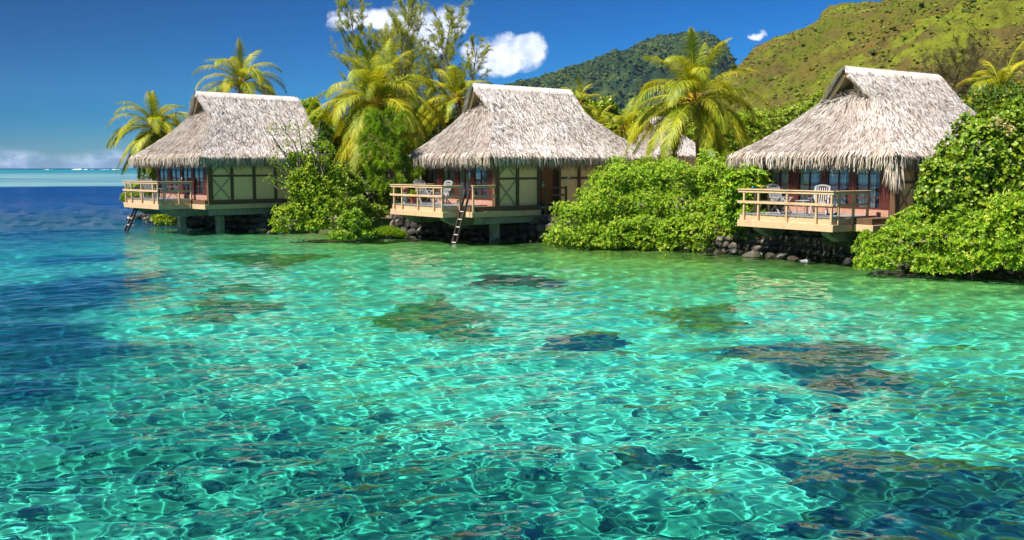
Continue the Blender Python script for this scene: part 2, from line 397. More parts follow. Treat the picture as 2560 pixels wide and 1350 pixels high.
def tube(pts, radii, n=8):
    pts = np.asarray(pts, float); k = len(pts); V = []; Fq = []
    T = np.gradient(pts, axis=0); T /= np.linalg.norm(T, axis=1)[:, None]+1e-9
    ref = np.array([0, 0, 1.]) if abs(T[0, 2]) < .8 else np.array([1., 0, 0])
    X = np.cross(T, ref); X /= np.linalg.norm(X, axis=1)[:, None]+1e-9; Y = np.cross(T, X)
    a = np.linspace(0, 2*np.pi, n, endpoint=False)
    V = (pts[:, None]+np.asarray(radii)[:, None, None]*(np.cos(a)[None, :, None]*X[:, None]+np.sin(a)[None, :, None]*Y[:, None])).reshape(-1, 3)
    i = np.arange(k-1)[:, None]*n+np.arange(n)[None, :]; j = np.arange(k-1)[:, None]*n+(np.arange(n)[None, :]+1) % n
    Fq = np.stack([i, j, j+n, i+n], -1).reshape(-1, 4)
    return V, Fq
def unit(a): return a/(np.linalg.norm(a, axis=-1, keepdims=True)+1e-9)
def leaves(P, D, N, L, Wd, rnd, fold=.15, shape=.45):
    """rhombic leaves: base P, direction D, normal N, length L, width Wd -> verts, faces, attr"""
    D = unit(D); S = unit(np.cross(N, D)); N = np.cross(D, S); L = L[:, None]; Wd = Wd[:, None]/2
    V = np.stack([P, P+D*L*shape+S*Wd+N*L*fold, P+D*L-N*L*fold*.3, P+D*L*shape-S*Wd+N*L*fold], 1)
    n = len(P); Fq = np.arange(n*4).reshape(n, 4)
    return V.reshape(-1, 3), Fq, np.repeat(rnd, 4)
def rdir(g, n): return unit(g.normal(size=(n, 3)))
# ------------------------------------------------------------------ bungalow
def roof_fn(p):
    """p: s1,s2,zr,ze,un,uf,vf,vb,c ; returns side functions (t,s)->xyz"""
    tg = .35
    def z(t): return p['zr']-(p['zr']-p['ze'])*t
    gv = lambda t: np.interp(t, [0, .1, tg, .66, .85, 1], [0, .095, .315, .61, .81, 1])
    hu = lambda t: np.interp(t, [tg, .5, .66, .85, 1], [0, .17, .40, .73, 1])
    vf = lambda t: p['c']+(p['vf']-p['c'])*gv(t)
    vb = lambda t: p['c']+(p['vb']-p['c'])*np.interp(t, [0, .1, tg, .66, .85, 1], [0, .075, .25, .55, .78, 1])
    us = lambda t: np.where(t < tg, p['s1']+.27*t/tg, p['s1']+.27+(p['un']-p['s1']-.27)*hu(t))
    ue = lambda t: np.where(t < tg, p['s2']-.05*t/tg, p['s2']-.05+(p['uf']-p['s2']+.05)*hu(t))
    def front(t, s): return np.stack([us(t)+(ue(t)-us(t))*s, vf(t), z(t)], -1)
    def back(t, s): return np.stack([us(t)+(ue(t)-us(t))*s, vb(t), z(t)], -1)
    def near(t, s): return np.stack([us(t), vf(t)+(vb(t)-vf(t))*s, z(t)], -1)
    def far(t, s): return np.stack([ue(t), vf(t)+(vb(t)-vf(t))*s, z(t)], -1)
    return dict(front=front, back=back, near=near, far=far), tg, dict(z=z, vf=vf, vb=vb, us=us, ue=ue)
def build_roof(root, p, seed, dens=1., corner_droop=0.):
    g = np.random.default_rng(seed); fn, tg, q = roof_fn(p)
    V = []; Fq = []; n0 = 0
    def grid(f, t0, nt, ns, off=0., flip=False):
        nonlocal n0
        T, S = np.meshgrid(np.linspace(t0, 1, nt), np.linspace(0, 1, ns), indexing='ij')
        P = f(T, S); e = 1e-3
        du = f(np.minimum(T+e, 1), S)-f(T-e, S); dv = f(T, S+e)-f(T, S-e); N = unit(np.cross(du, dv)); N *= np.sign(N[..., 2:3]+1e-9)
        P = P+N*(off+(g.normal(size=T.shape)*.018)[..., None]*(1 if off == 0 else 0))
        i = np.arange(nt-1)[:, None]*ns+np.arange(ns-1)[None, :]
        V.append(P.reshape(-1, 3)); Fq.append(np.stack([i, i+1, i+ns+1, i+ns], -1).reshape(-1, 4)+n0); n0 += nt*ns
    for k, t0 in (('front', 0.), ('back', 0.), ('near', tg), ('far', tg)):
        grid(fn[k], t0, 26, 60)
    # thatch mound under the gable opening
    i0 = q['us'](np.array(tg+1e-6)); zg = float(q['z'](tg)); zs = zg+.42; va, vb_ = float(q['vf'](tg)), float(q['vb'](tg)); c = p['c']
    mound = []
    for r in range(7):
        for s in range(13):
            a = r/6; b = s/12; vv = va+(vb_-va)*b; arch = 1-(2*b-1)**2
            mound.append((float(i0)+.02+a*.85, vv*(1-a*.15)+c*a*.15, zg-.03+a*.42*(.45+.55*arch)))
    V.append(np.array(mound)); i = np.arange(6)[:, None]*13+np.arange(12)[None, :]
    Fq.append(np.stack([i, i+1, i+14, i+13], -1).reshape(-1, 4)+n0); n0 += len(mound)
    base = mk('thatch_roof', np.concatenate(V), np.concatenate(Fq), M['thatch_base'], root, smooth=False)
    # laid leaves
    VV = []; FF = []; AA = []; m0 = 0
    def put(P, D, N, L, Wd, rnd, **kw):
        nonlocal m0
        v, f, a = leaves(P, D, N, L, Wd, rnd, **kw); VV.append(v); FF.append(f+m0); AA.append(a); m0 += len(v)
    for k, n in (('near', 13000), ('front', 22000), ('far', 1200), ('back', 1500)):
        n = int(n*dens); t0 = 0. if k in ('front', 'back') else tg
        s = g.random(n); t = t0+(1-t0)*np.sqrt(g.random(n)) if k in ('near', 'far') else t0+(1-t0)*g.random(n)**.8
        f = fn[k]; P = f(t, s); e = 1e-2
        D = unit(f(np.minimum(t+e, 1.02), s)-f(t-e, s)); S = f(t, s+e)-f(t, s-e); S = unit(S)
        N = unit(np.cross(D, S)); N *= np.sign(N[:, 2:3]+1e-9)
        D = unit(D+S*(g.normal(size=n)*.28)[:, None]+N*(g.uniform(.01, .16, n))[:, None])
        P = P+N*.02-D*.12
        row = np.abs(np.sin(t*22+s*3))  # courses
        rnd = np.clip(g.beta(2.2, 1.6, n)*.95+.12*row-.05, 0, 1); rnd = rnd*(.40 if k == 'near' else 1.)+(.30 if k == 'front' else 0.); rnd = np.clip(rnd, 0, 1); rnd[g.random(n) < .055] *= .12  # light and shade put into leaf colour: front slope lightened, near hip darkened
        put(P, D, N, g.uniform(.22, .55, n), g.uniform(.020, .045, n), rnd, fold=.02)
    # short dark flecks over the lightened leaves of the long slope
    n = int(2600*dens); s = g.random(n); t = .04+.95*g.random(n)**.8; f = fn['front']; P = f(t, s)
    D = unit(f(t+.01, s)-f(t-.01, s)); S = unit(f(t, s+.01)-f(t, s-.01)); N = unit(np.cross(D, S)); N *= np.sign(N[:, 2:3])
    D = unit(D+S*(g.normal(size=n)*.5)[:, None]); put(P+N*.085, D, N, g.uniform(.06, .19, n), g.uniform(.02, .05, n), g.uniform(0, .12, n), fold=.0)
    # mound spikes
    n = 500; a = g.random(n); b = g.random(n); arch = 1-(2*b-1)**2
    P = np.stack([float(i0)+.02+a*.8, va+(vb_-va)*b, zg+a*.42*(.45+.55*arch)], -1)
    D = unit(np.stack([-np.ones(n)*.8, g.normal(size=n)*.3, -.35+g.normal(size=n)*.35], -1)); put(P, D, np.tile([0., 0, 1], (n, 1)), g.uniform(.3, .5, n), g.uniform(.03, .05, n), g.uniform(.5, 1, n), fold=.02)
    # ridge cap & hip lines
    n = int(1500*dens); s = g.random(n); sd = np.where(g.random(n) < .7, -1., 1.)
    P = np.stack([p['s1']+(p['s2']-p['s1'])*s, p['c']+0*s, p['zr']+.05+0*s], -1)
    D = unit(np.stack([g.normal(size=n)*.15, sd*.75, -.7+0*s], -1)); put(P, D, np.stack([0*s, sd*.7, .7+0*s], -1), g.uniform(.3, .6, n), g.uniform(.03, .06, n), g.beta(3, 1.5, n), fold=.02)
    # rake edges of the gable
    for k, v in (('front', q['vf']), ('back', q['vb'])):
        for end, uu in ((0, q['us']), (1, q['ue'])):
            n = 260; t = g.random(n)*tg; P = np.stack([uu(t), v(t), q['z'](t)], -1)
            sg = -1 if k == 'front' else 1
            D = unit(np.stack([(g.normal(size=n)*.2-.3)*(1 if end == 0 else -1), sg*(.6+g.normal(size=n)*.1), -.75+g.normal(size=n)*.1], -1))
            put(P, D, np.tile([0., sg*.7, .7], (n, 1)), g.uniform(.25, .45, n), g.uniform(.03, .05, n), g.beta(2.5, 1.5, n), fold=.02)
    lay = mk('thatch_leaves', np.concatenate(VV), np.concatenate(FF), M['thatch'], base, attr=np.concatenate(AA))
    # hanging fringe round the eave
    VV = []; FF = []; AA = []; m0 = 0
    ze = p['ze']; co = [(p['un'], p['vf']), (p['uf'], p['vf']), (p['uf'], p['vb']), (p['un'], p['vb'])]
    edges = [(0, 1, 3.4, (0, -1)), (1, 2, .8, (1, 0)), (2, 3, .8, (0, 1)), (3, 0, 3.2, (-1, 0))]
    for a, b, dn, out in edges:
        A = np.array(co[a]); B = np.array(co[b]); Ln = np.linalg.norm(B-A)
        for layer in range(5):
            n = int(Ln*28*dn/3.2*dens)
            s = g.random(n); inn = layer*.13
            sag = -.06*np.sin(np.pi*s)
            P = np.stack([A[0]+(B[0]-A[0])*s-out[0]*inn, A[1]+(B[1]-A[1])*s-out[1]*inn, ze+.10+.02*g.normal(size=n)-layer*.05+0*s], -1)
            droop = g.uniform(.10, .42, n)*(1-.12*layer)
            tdir = (B-A)/Ln
            lat = g.normal(size=n)*.13
            D1 = np.stack([out[0]*(droop+.28)+tdir[0]*lat, out[1]*(droop+.28)+tdir[1]*lat, -.62+0*s], -1); D1 = unit(D1)
            D2 = unit(np.stack([out[0]*droop*.3+tdir[0]*(lat+g.normal(size=n)*.08), out[1]*droop*.3+tdir[1]*(lat+g.normal(size=n)*.08), -1+0*s], -1))
            L1 = g.uniform(.22, .36, n); L2 = g.uniform(.22, .42, n)*np.where(g.random(n) < .07, 1.25, 1.)
            w = g.uniform(.018, .042, n); S = unit(np.stack([tdir[0]+g.normal(size=n)*.35, tdir[1]+g.normal(size=n)*.35, 0*s], -1))*w[:, None]/2
            Q = P+D1*L1[:, None]; E_ = Q+D2*L2[:, None]
            v = np.stack([P-S, P+S, Q+S, Q-S, E_+S*.4, E_-S*.4], 1).reshape(-1, 3)
            k = np.arange(n)[:, None]*6
            f = np.concatenate([k+np.array([[0, 1, 2, 3]]), k+np.array([[3, 2, 4, 5]])])
            VV.append(v); FF.append(f+m0); m0 += len(v); AA.append(np.repeat(np.clip(g.beta(2, 1.6, n)-layer*.05, 0, 1), 6))
    if corner_droop:
        n = 170; a = g.random(n)
        P = np.stack([p['un']+g.uniform(-.05, .35, n), p['vf']+g.uniform(-.05, .45, n), ze-.25+0*a], -1)
        D = unit(np.stack([g.normal(size=n)*.08-.06, g.normal(size=n)*.08-.08, -1+0*a], -1))
        v, f, at_ = leaves(P, D, rdir(g, n), g.uniform(.5, corner_droop, n), g.uniform(.03, .05, n), g.uniform(.4, 1, n), fold=.0)
        VV.append(v); FF.append(f+m0); AA.append(at_); m0 += len(v)
    mk('eave_fringe', np.concatenate(VV), np.concatenate(FF), M['fringe'], base, attr=np.concatenate(AA))
    # bamboo lining under the thatch
    V = []; Fq = []; n0 = 0
    for k, t0 in (('front', .01), ('back', .01), ('near', tg), ('far', tg)):
        T, S = np.meshgrid(np.linspace(t0, .985, 12), np.linspace(.004, .996, 10), indexing='ij'); P = fn[k](T, S); P[..., 2] -= .17
        i = np.arange(11)[:, None]*10+np.arange(9)[None, :]; V.append(P.reshape(-1, 3)); Fq.append(np.stack([i, i+1, i+11, i+10], -1).reshape(-1, 4)+n0); n0 += 120
    mk('roof_lining', np.concatenate(V), np.concatenate(Fq), M['lining'], base)
    # gable: boards, beam and rake
    b = MB(); ug = float(i0)+.62
    zt = p['zr']-.16; t2 = .20
    b.prism([(float(q['vf'](tg))+.1, zg-.05), (float(q['vb'](tg))-.1, zg-.05), (c, zt)], 'x', ug, ug+.05)
    b.build('gable_board', M['brown'], base)
    b = MB(); tb = .19; zb = float(q['z'](tb))-.17
    b.box(ug-.14, ug-.002, float(q['vf'](tb))+.08, float(q['vb'](tb))-.08, zb-.16, zb)
    b.bar((ug-.45, c, zt+.02), (ug-.02, c, zt+.02), .12, .14)
    for v in (q['vf'], q['vb']):
        b.bar((float(q['us'](np.array(.02)))+.10, float(v(.02)), float(q['z'](.02))-.24), (float(q['us'](np.array(tg-.02)))+.10, float(v(tg-.02)), float(q['z'](tg-.02))-.24), .07, .12)
    b.build('gable_beam', M['tan'], base)
    return base
def pane_curtain(y0, y1, z0, z1, x):
    n = 40; ys = np.linspace(y0, y1, n); xs = x+.035*np.sin(ys*38)+.015*np.sin(ys*91+1)
    V = np.concatenate([np.stack([xs, ys, np.full(n, z0)], -1), np.stack([xs, ys, np.full(n, z1)], -1)])
    i = np.arange(n-1); return V, np.stack([i, i+1, i+1+n, i+n], -1)
def bungalow(name, label, loc, th, roof, deck, seed, front_rail=None, door_bay=None, side_u=-1.62, plat=(-1.5, -.25), ladder=None, corner_droop=0., nbays=7, fascia_end=None, side_posts=()):
    root = empty('thatched_bungalow', label, 'bungalow', loc, math.pi/2-th, 'overwater bungalows along the lagoon shore')
    D0, DV0, DV1 = deck; bay = 1.326; g = np.random.default_rng(seed)
    base = build_roof(root, roof, seed, corner_droop=corner_droop)
    UE = bay*nbays; VE = 6.17
    # platform and body
    b = MB(); b.box(plat[0], UE, plat[1]+.02, VE, 1.42, 1.66); b.build('floor_platform', M['brown'], root)
    fe = fascia_end or UE
    b = MB(); b.box(plat[0]-.03, fe, plat[1]-.06, plat[1]+.015, 1.18, 1.435); b.box(plat[0]-.045, plat[0]-.003, plat[1]-.06, DV0-.1, 1.18, 1.435)
    b.box(plat[0]+.02, plat[0]+.12, plat[1]+.10, DV0-.08, 1.44, 1.64)
    b.build('platform_fascia', M['tan'], root, bevel=.008)
    # front wall
    b = MB()
    for k in range(nbays+1):
        w = .075 if k else .11
        b.box(k*bay-w, k*bay+w, -.10, .06, 1.44 if (plat[1] > -.1) else 1.665, 3.95)
    b.box(-.14, .14, -.20, -.103, 1.43, 3.9)
    b.build('wall_post', M['brown'], root, bevel=.008)
    for k in range(nbays):
        x0, x1 = k*bay+(.075 if k else .11)+.002, (k+1)*bay-.077
        if k == door_bay:
            d = MB(); d.box(x0+.12, x1-.30, -.02, .03, 1.72, 3.62); dn = d.build('door', M['door'], root, bevel=.006)
            h = MB(); h.box(x0+.17, x0+.21, -.07, -.022, 2.72, 2.78); h.bar((x0+.19, -.055, 2.62), (x0+.29, -.055, 2.62), .03, .03); h.box(x0+.16, x0+.22, -.04, -.022, 2.52, 2.68); h.build('handle', M['metal'], dn)
            d = MB(); d.box(x0, x0+.115, -.05, .04, 1.70, 3.7); d.box(x1-.295, x1-.235, -.05, .04, 1.70, 3.7); d.box(x1-.232, x1, -.01, .035, 1.70, 3.7); d.build('door_frame', M['darkred'], root)
            continue
        d = MB(); d.box(x0, x1, -.012, .03, 1.92-.28, 2.90); d.build('wall_panel', M['cream'], root)
        d = MB(); d.box(x0, x1, -.012, .03, 3.0, 3.9); d.build('wall_panel', M['cream'], root)
        d = MB(); d.box(x0, x1, -.06, .03, 2.903, 2.997); d.build('mid_rail', M['brown'], root, bevel=.006)
        d = MB(); d.box(x0, x1, -.07, .03, 1.445, 1.635); d.build('sill_beam', M['brown'], root, bevel=.006)
        if k == 0:
            d = MB(); d.bar((x0+.02, -.045, 2.86), (x1, -.045, 1.66), .07, .06, (0, 1, 0)); d.bar((x0, -.030, 1.68), (x1-.01, -.030, 2.88), .07, .03, (0, 1, 0))
            d.bar((x0+.02, -.035, 3.03), (x0+.62, -.035, 3.60), .07, .04, (0, 1, 0)); d.bar((x1-.02, -.035, 3.03), (x1-.62, -.035, 3.60), .07, .05, (0, 1, 0))
            d.build('cross_brace', M['brace'], root)
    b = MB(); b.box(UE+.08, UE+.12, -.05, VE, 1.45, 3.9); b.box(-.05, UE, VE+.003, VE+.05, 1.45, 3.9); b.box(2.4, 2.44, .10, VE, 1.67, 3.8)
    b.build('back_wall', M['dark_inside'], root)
    # window wall, u=0
    segs = [(.50, 1.60), (1.86, 2.93), (3.20, 4.36), (4.78, 5.86)]
    b = MB(); prev = .105
    for s0, s1 in segs: b.box(-.06, .06, prev, s0-.002, 1.925, 3.72); prev = s1+.002
    b.box(-.06, .06, prev, VE, 1.925, 3.72); b.box(-.06, .06, .105, VE, 3.722, 3.92)
    b.build('window_post', M['darkred'], root, bevel=.008)
    b = MB(); b.box(-.075, .05, .11, VE, 1.67, 1.922); b.build('base_board', M['pinkboard'], root)
    for s0, s1 in segs:
        f = MB(); z0, z1 = 1.93, 3.70
        f.box(-.04, .03, s0, s0+.055, z0, z1); f.box(-.04, .03, s1-.055, s1, z0, z1); f.box(-.04, .03, s0+.057, s1-.057, z0, z0+.07); f.box(-.04, .03, s0+.057, s1-.057, z1-.07, z1)
        mid = (s0+s1)/2; f.box(-.035, .025, mid-.028, mid+.028, z0+.072, z1-.072)
        for r in range(1, 4):
            zz = z0+(z1-z0)*r/4
            for (a, c) in ((s0+.057, mid-.030), (mid+.030, s1-.057)): f.box(-.03, .02, a, c, zz-.016, zz+.016)
        wn = f.build('window', M['darkred'], root)
        p = MB(); p.box(-.012, -.006, s0+.05, s1-.05, z0+.06, z1-.06); p.build('pane', M['glass'], wn)
        p = MB(); gap = g.uniform(.05, .3)
        p.add(*pane_curtain(s0+.02+(gap if seed % 2 else 0), s1-.02, z0, z1, .085)); p.build('curtain', M['curtain'], wn)
    # deck
    b = MB(); v = DV0+.02
    while v < DV1-.1:
        b.box(D0-.03+g.uniform(-.006, .006), -.08, v, v+.128, 1.672, 1.712+g.uniform(-.003, .003)); v += .145
    b.build('deck_floor', M['deck'], root)
    b = MB(); b.box(D0, D0+.05, DV0, DV1, 1.40, 1.665); b.box(D0+.052, plat[0]-.06 if plat[0] < -1 else -.1, DV0, DV0+.05, 1.40, 1.665); b.box(D0+.052, -.1, DV1-.05, DV1, 1.40, 1.665)
    b.build('upper_fascia', M['tan'], root, bevel=.006)
    b = MB(); x1 = plat[0]-.05 if plat[0] < -1 else -.1
    b.box(D0-.085, D0-.003, DV0-.085, DV1+.05, 1.18, 1.442); b.box(D0-.001, x1, DV0-.085, DV0-.003, 1.18, 1.442)
    b.build('lower_fascia', M['tan'], root, bevel=.008)
    # rails
    rz = [2.575, 2.665]
    pv = [DV0+.03, DV0+.03+.16*(DV1-DV0), DV0+.46*(DV1-DV0), DV0+.78*(DV1-DV0), DV1-.05]
    pv = [DV0+.02, DV0+.155*(DV1-DV0), DV0+.46*(DV1-DV0), DV0+.775*(DV1-DV0), DV0+.94*(DV1-DV0)] if len(side_posts) == 0 else list(side_posts)
    for y in pv:
        p = MB(); p.box(D0-.085, D0-.004, y-.04, y+.04, 1.446, 2.573); p.build('rail_post', M['tan'], root, bevel=.006)
    p = MB(); p.box(D0-.13, D0+.06, DV0-.10, DV1+.05, 2.62, 2.66); p.box(D0-.10, D0-.004, DV0-.09, DV1+.03, 2.52, 2.617); p.build('top_rail', M['tan'], root, bevel=.006)
    p = MB(); p.box(D0-.125, D0-.087, DV0-.08, DV1+.04, 2.10, 2.20); p.build('mid_rail', M['tan'], root, bevel=.006)
    def siderail(u0, u1, y, posts):
        for x in posts:
            q = MB(); q.box(x-.04, x+.04, y-.08, y, 1.446, 2.573); q.build('rail_post', M['tan'], root, bevel=.006)
        q = MB(); q.box(u0, u1, y-.13, y+.06, 2.622, 2.658); q.box(u0+.01, u1-.01, y-.08, y-.01, 2.53, 2.619); q.build('top_rail', M['tan'], root, bevel=.006)
        q = MB(); q.box(u0, u1, y-.12, y-.083, 2.10, 2.19); q.build('mid_rail', M['tan'], root, bevel=.006)
    siderail(D0+.065, side_u, DV0-.003, [x for x in (D0+.25, D0+1.1, side_u-.06) if x < side_u] if side_u > -1 else [side_u-.06])
    siderail(D0+.065, -.1, DV1+.083, [D0+.9, D0+1.7])
    if front_rail: siderail(front_rail[0], front_rail[1], plat[1]+.045, [front_rail[0]+.06])
    # concrete beams with tapered ends, piles
    for bv in (DV0+.55, DV1-.62):
        p = MB(); p.prism([(D0+.30, 1.175), (D0+.36, 1.05), (D0+.95, .76), (UE-.5, .76), (UE-.5, 1.175)][:4]+[], 'y', bv-.17, bv+.17) if False else None
        poly = [(D0+.30, 1.175), (D0+.33, 1.04), (D0+.95, .76), (UE-.5, .76), (UE-.5, 1.175)]
        n = 5; V = [(x, yy, z) for yy in (bv-.17, bv+.17) for x, z in poly]
        F4 = [(i, (i+1) % n, n+(i+1) % n, n+i) for i in range(n)]+[(0, 1, 2, 2), (0, 2, 3, 4), (5, 7, 6, 6), (5, 9, 8, 7)]
        p.add(V, F4); p.build('support_beam', M['concrete'], root)
    p = MB(); p.box(plat[0]+.35, UE-.3, plat[1]+.14, plat[1]+.40, .84, 1.175); p.build('support_beam', M['concrete'], root, bevel=.02)
    for (pu, pv_) in ((.35, .50), (.2, DV1-.62), (4.2, .5), (4.2, DV1-.62)) if plat[0] < -1 else ((1.2, 1.2), (-.1, 2.2+.9), (4.2, .5), (4.2, DV1-.62)):
        p = MB(); p.box(pu-.19, pu+.19, pv_-.19, pv_+.19, -1.8, .76 if pv_ > .52 else .839); p.build('pile', M['concrete'], root, bevel=.03)
    return root
def hut_to_world(loc, th, l):
    u = np.array([math.sin(th), math.cos(th)]); v = np.array([-math.cos(th), math.sin(th)])
    q = np.array(loc[:2])+l[0]*u+l[1]*v; return (q[0], q[1], loc[2]+l[2])
HL = {1: ((-16.09, 51.13, .11), .795), 2: ((-.807, 45.3, .03), .901), 3: ((14.015, 35.4, .01), .981)}
h1 = bungalow('', 'grey thatched bungalow furthest left, its deck rail against the open blue lagoon', *HL[1],
    dict(s1=1.0, s2=7.40, zr=7.58, ze=4.02, un=-.57, uf=7.9, vf=-.45, vb=8.1, c=3.1), (-2.0, 1.65, 5.95), 11, side_u=-.15, plat=(-.3, -.12), side_posts=(1.67, 2.22, 3.67, 4.97, 5.72))
h2 = bungalow('', 'middle thatched bungalow with a white-runged ladder at its deck and a red-brown door', *HL[2],
    dict(s1=1.0, s2=7.42, zr=7.60, ze=4.06, un=-.57, uf=10.4, vf=-.47, vb=6.75, c=3.1), (-2.6, .5, 4.95), 12, front_rail=(-1.5, -.16), door_bay=2, fascia_end=2.62)
h3 = bungalow('', 'largest nearest thatched bungalow on the right, its wall hidden by round-leaved foliage', *HL[3],
    dict(s1=1.0, s2=7.30, zr=7.44, ze=4.0, un=-.57, uf=9.6, vf=-.47, vb=7.55, c=3.1), (-2.6, .62, 5.05), 13, side_u=-.62, corner_droop=1.25)
def porch(root):   # short railed landing in front of the door
    for x in (2.74, 4.05):
        p = MB(); p.box(x-.045, x+.045, -.52, -.43, 1.2, 2.56); p.build('porch_post', M['brown'], root, bevel=.006)
    for z in (1.72, 2.1, 2.45):
        p = MB(); p.box(2.79, 4.0, -.50, -.455, z, z+.085); p.build('porch_rail', M['brown'], root)
    p = MB(); p.box(2.68, 4.3, -.5, -.11, 1.50, 1.60); p.build('porch_floor', M['concrete'], root)
    p = MB(); p.box(4.0, 4.075, -.53, -.45, 2.60, 2.66); p.box(4.02, 4.055, -.51, -.475, 2.66, 2.92); p.bar((4.04, -.49, 2.9), (4.04, -.75, 2.99), .03, .03); p.build('rail_lamp', M['white'], root)
porch(h2)
def ladder(name, label, top, bot, wdir, width, n, hut, parent, rails_from=0):
    """two stringers with flat white rungs; child of the deck it hangs from"""
    A = np.array(top); B = np.array(bot); w = np.array(wdir)*width/2; d = (B-A)/np.linalg.norm(B-A)
    e = empty(name, None, None); e.parent = parent
    for s in (-1, 1):
        p = MB(); p.bar(A+s*w, B+s*w, .045, .10, (1, 0, 0)); p.build('stringer', M['ladder_dark'], e)
        p = MB(); p.bar(A+s*w+np.array([-.056, 0, -.02]), B+s*w+np.array([-.056, 0, -.02]), .03, .006, (1, 0, 0)); p.build('edge_strip', M['metal'], e) if rails_from < 2 else None
    for k in range(n):
        q = A+(B-A)*((k+rails_from+.55)/(n+rails_from)); p = MB(); p.box(q[0]-.05, q[0]+.05, q[1]-width/2+.03, q[1]+width/2-.03, q[2]-.014, q[2]+.014); p.build('rung', M['metal'], e)
ladder('ladder', '', (-1.50, .09, 2.42), (-2.42, .09, -.45), (0, 1, 0), .34, 6, 2, h2, 2.2)
ladder('ladder', '', (-1.72, 5.2, 1.15), (-2.45, 5.2, -.30), (0, 1, 0), .36, 4, 1, h1, 0)
# ------------------------------------------------------------------ deck furniture
def chair(label, pos, face, mat, cushion=None):
    """folding recliner: tall slatted back, slatted seat, arms, crossed legs. faces local -y"""
    r = empty('deck_chair', label, 'chair', pos, face, 'reclining chairs on the bungalow decks')
    m = mat; b = MB()
    for k in range(7): b.bar((-.24+k*.08, .20, .43), (-.24+k*.08, .46+.0, 1.02), .035, .018, (0, 1, 0))
    b.bar((-.27, .19, .40), (-.27, .47, 1.06), .045, .03, (0, 1, 0)); b.bar((.27, .19, .40), (.27, .47, 1.06), .045, .03, (0, 1, 0))
    for k in range(6):
        x0, x1 = -.27+.09*k, -.18+.09*k; h = lambda x: 1.05+.06*math.cos(x/.27*math.pi/2)
        b.bar((x0, .465, h(x0)), (x1, .465, h(x1)), .03, .07, (0, 0, 1))
    b.bar((-.27, .22, .47), (.27, .22, .47), .03, .05); b.build('backrest', m, r)
    b = MB()
    for k in range(7): b.box(-.25, .25, -.30+k*.075, -.30+k*.075+.055, .41, .43)
    b.box(-.28, -.252, -.32, .22, .38, .42); b.box(.252, .28, -.32, .22, .38, .42); b.build('seat', m, r)
    for s in (-1, 1):
        b = MB(); b.box(s*.31-.03, s*.31+.03, -.34, .28, .62, .645); b.bar((s*.31, -.25, .62), (s*.29, -.12, .40), .035, .03, (1, 0, 0)); b.build('armrest', m, r)
        b = MB(); b.bar((s*.30, .24, .62), (s*.30, -.30, 0), .045, .03, (1, 0, 0)); b.build('leg', m, r)
        b = MB(); b.bar((s*.265, -.26, .60), (s*.265, .34, 0), .045, .03, (1, 0, 0)); b.build('leg', m, r)
    b = MB(); b.bar((-.28, -.24, .07), (.28, -.24, .07), .03, .03); b.bar((-.28, .28, .07), (.28, .28, .07), .03, .03); b.build('stretcher', m, r)
    if cushion:
        b = MB(); b.bar((0, .17, .50), (0, .43, 1.03), .46, .05, (0, 1, 0)); b.build('cushion', cushion, r)
    return r
def face(dx, dy): return math.atan2(dx, -dy)   # local -y points to (dx,dy)
def on(i, l): return hut_to_world(HL[i][0], HL[i][1], l)
chair('pale slatted recliner nearer the outer corner bushes on the right bungalow deck', on(3, (-1.95, 3.55, 1.715)), face(.45, -.9), M['teak'])
chair('pale slatted recliner nearer the right end of the right bungalow deck', on(3, (-1.55, 2.05, 1.715)), face(-.50, -.87), M['teak'])
chair('grey recliner beside the potted plant on the middle bungalow deck', on(2, (-1.35, 4.0, 1.715)), face(.55, -.83), M['teak'])
chair('grey recliner near the window wall and ladder side of the middle deck', on(2, (-1.15, 2.75, 1.715)), face(-.7, -.72), M['teak'])
chair('dark-cushioned recliner in the shade by the windows of the left bungalow', on(1, (-.75, 2.65, 1.715)), face(-.9, -.35), M['teak'], M['cushion_cloth'])
chair('recliner at the open outer end of the left bungalow deck, sea behind', on(1, (-.95, 5.35, 1.715)), face(.5, -.87), M['teak'])
def table(label, pos, rz):
    r = empty('deck_table', label, 'table', pos, rz, 'low tables on the decks')
    b = MB()
    for k in range(6): b.box(-.30+k*.1, -.215+k*.1, -.28, .28, .50, .52)
    b.box(-.28, .28, -.26, -.23, .46, .498); b.box(-.28, .28, .23, .26, .46, .498); b.build('tabletop', M['teak'], r)
    for sx in (-1, 1):
        for sy in (-1, 1):
            b = MB(); b.box(sx*.25-.02, sx*.25+.02, sy*.21-.015, sy*.21+.015, 0, .459); b.build('leg', M['teak'], r)
table('small slatted table between the two recliners of the right bungalow', on(3, (-1.35, 2.85, 1.715)), .4)
table('small slatted table between the two recliners of the middle bungalow', on(2, (-.75, 3.45, 1.715)), .4)
table('white table between the recliners on the left bungalow deck', on(1, (-.8, 4.15, 1.715)), .5)
# blue cloth on the right deck, and a snorkel mask on the rail
def cloth(label, pos, rz, sx, sy):
    n = 12; X, Y = np.meshgrid(np.linspace(-sx, sx, n), np.linspace(-sy, sy, n), indexing='ij')
    Z = .03+.035*np.sin(X*23+Y*9)+.03*np.cos(Y*31-X*6); V = np.stack([X+.02*np.sin(Y*20), Y, Z], -1).reshape(-1, 3)
    i = np.arange(n-1)[:, None]*n+np.arange(n-1)[None, :]; Fq = np.stack([i, i+n, i+n+1, i+1], -1).reshape(-1, 4)
    o = mk('towel', V, Fq, M['towel'], smooth=True); o.location = pos; o.rotation_euler.z = rz
    tag(o, label, 'towel')
cloth('crumpled bright blue towel lying on the right bungalow deck', on(3, (-.9, 2.05, 1.715)), .4, .26, .17)
b = MB(); r = empty('dive_mask', 'small blue-green diving mask left on the rail top of the right deck', 'diving mask', on(3, (-2.63, 4.35, 2.67)), .9)
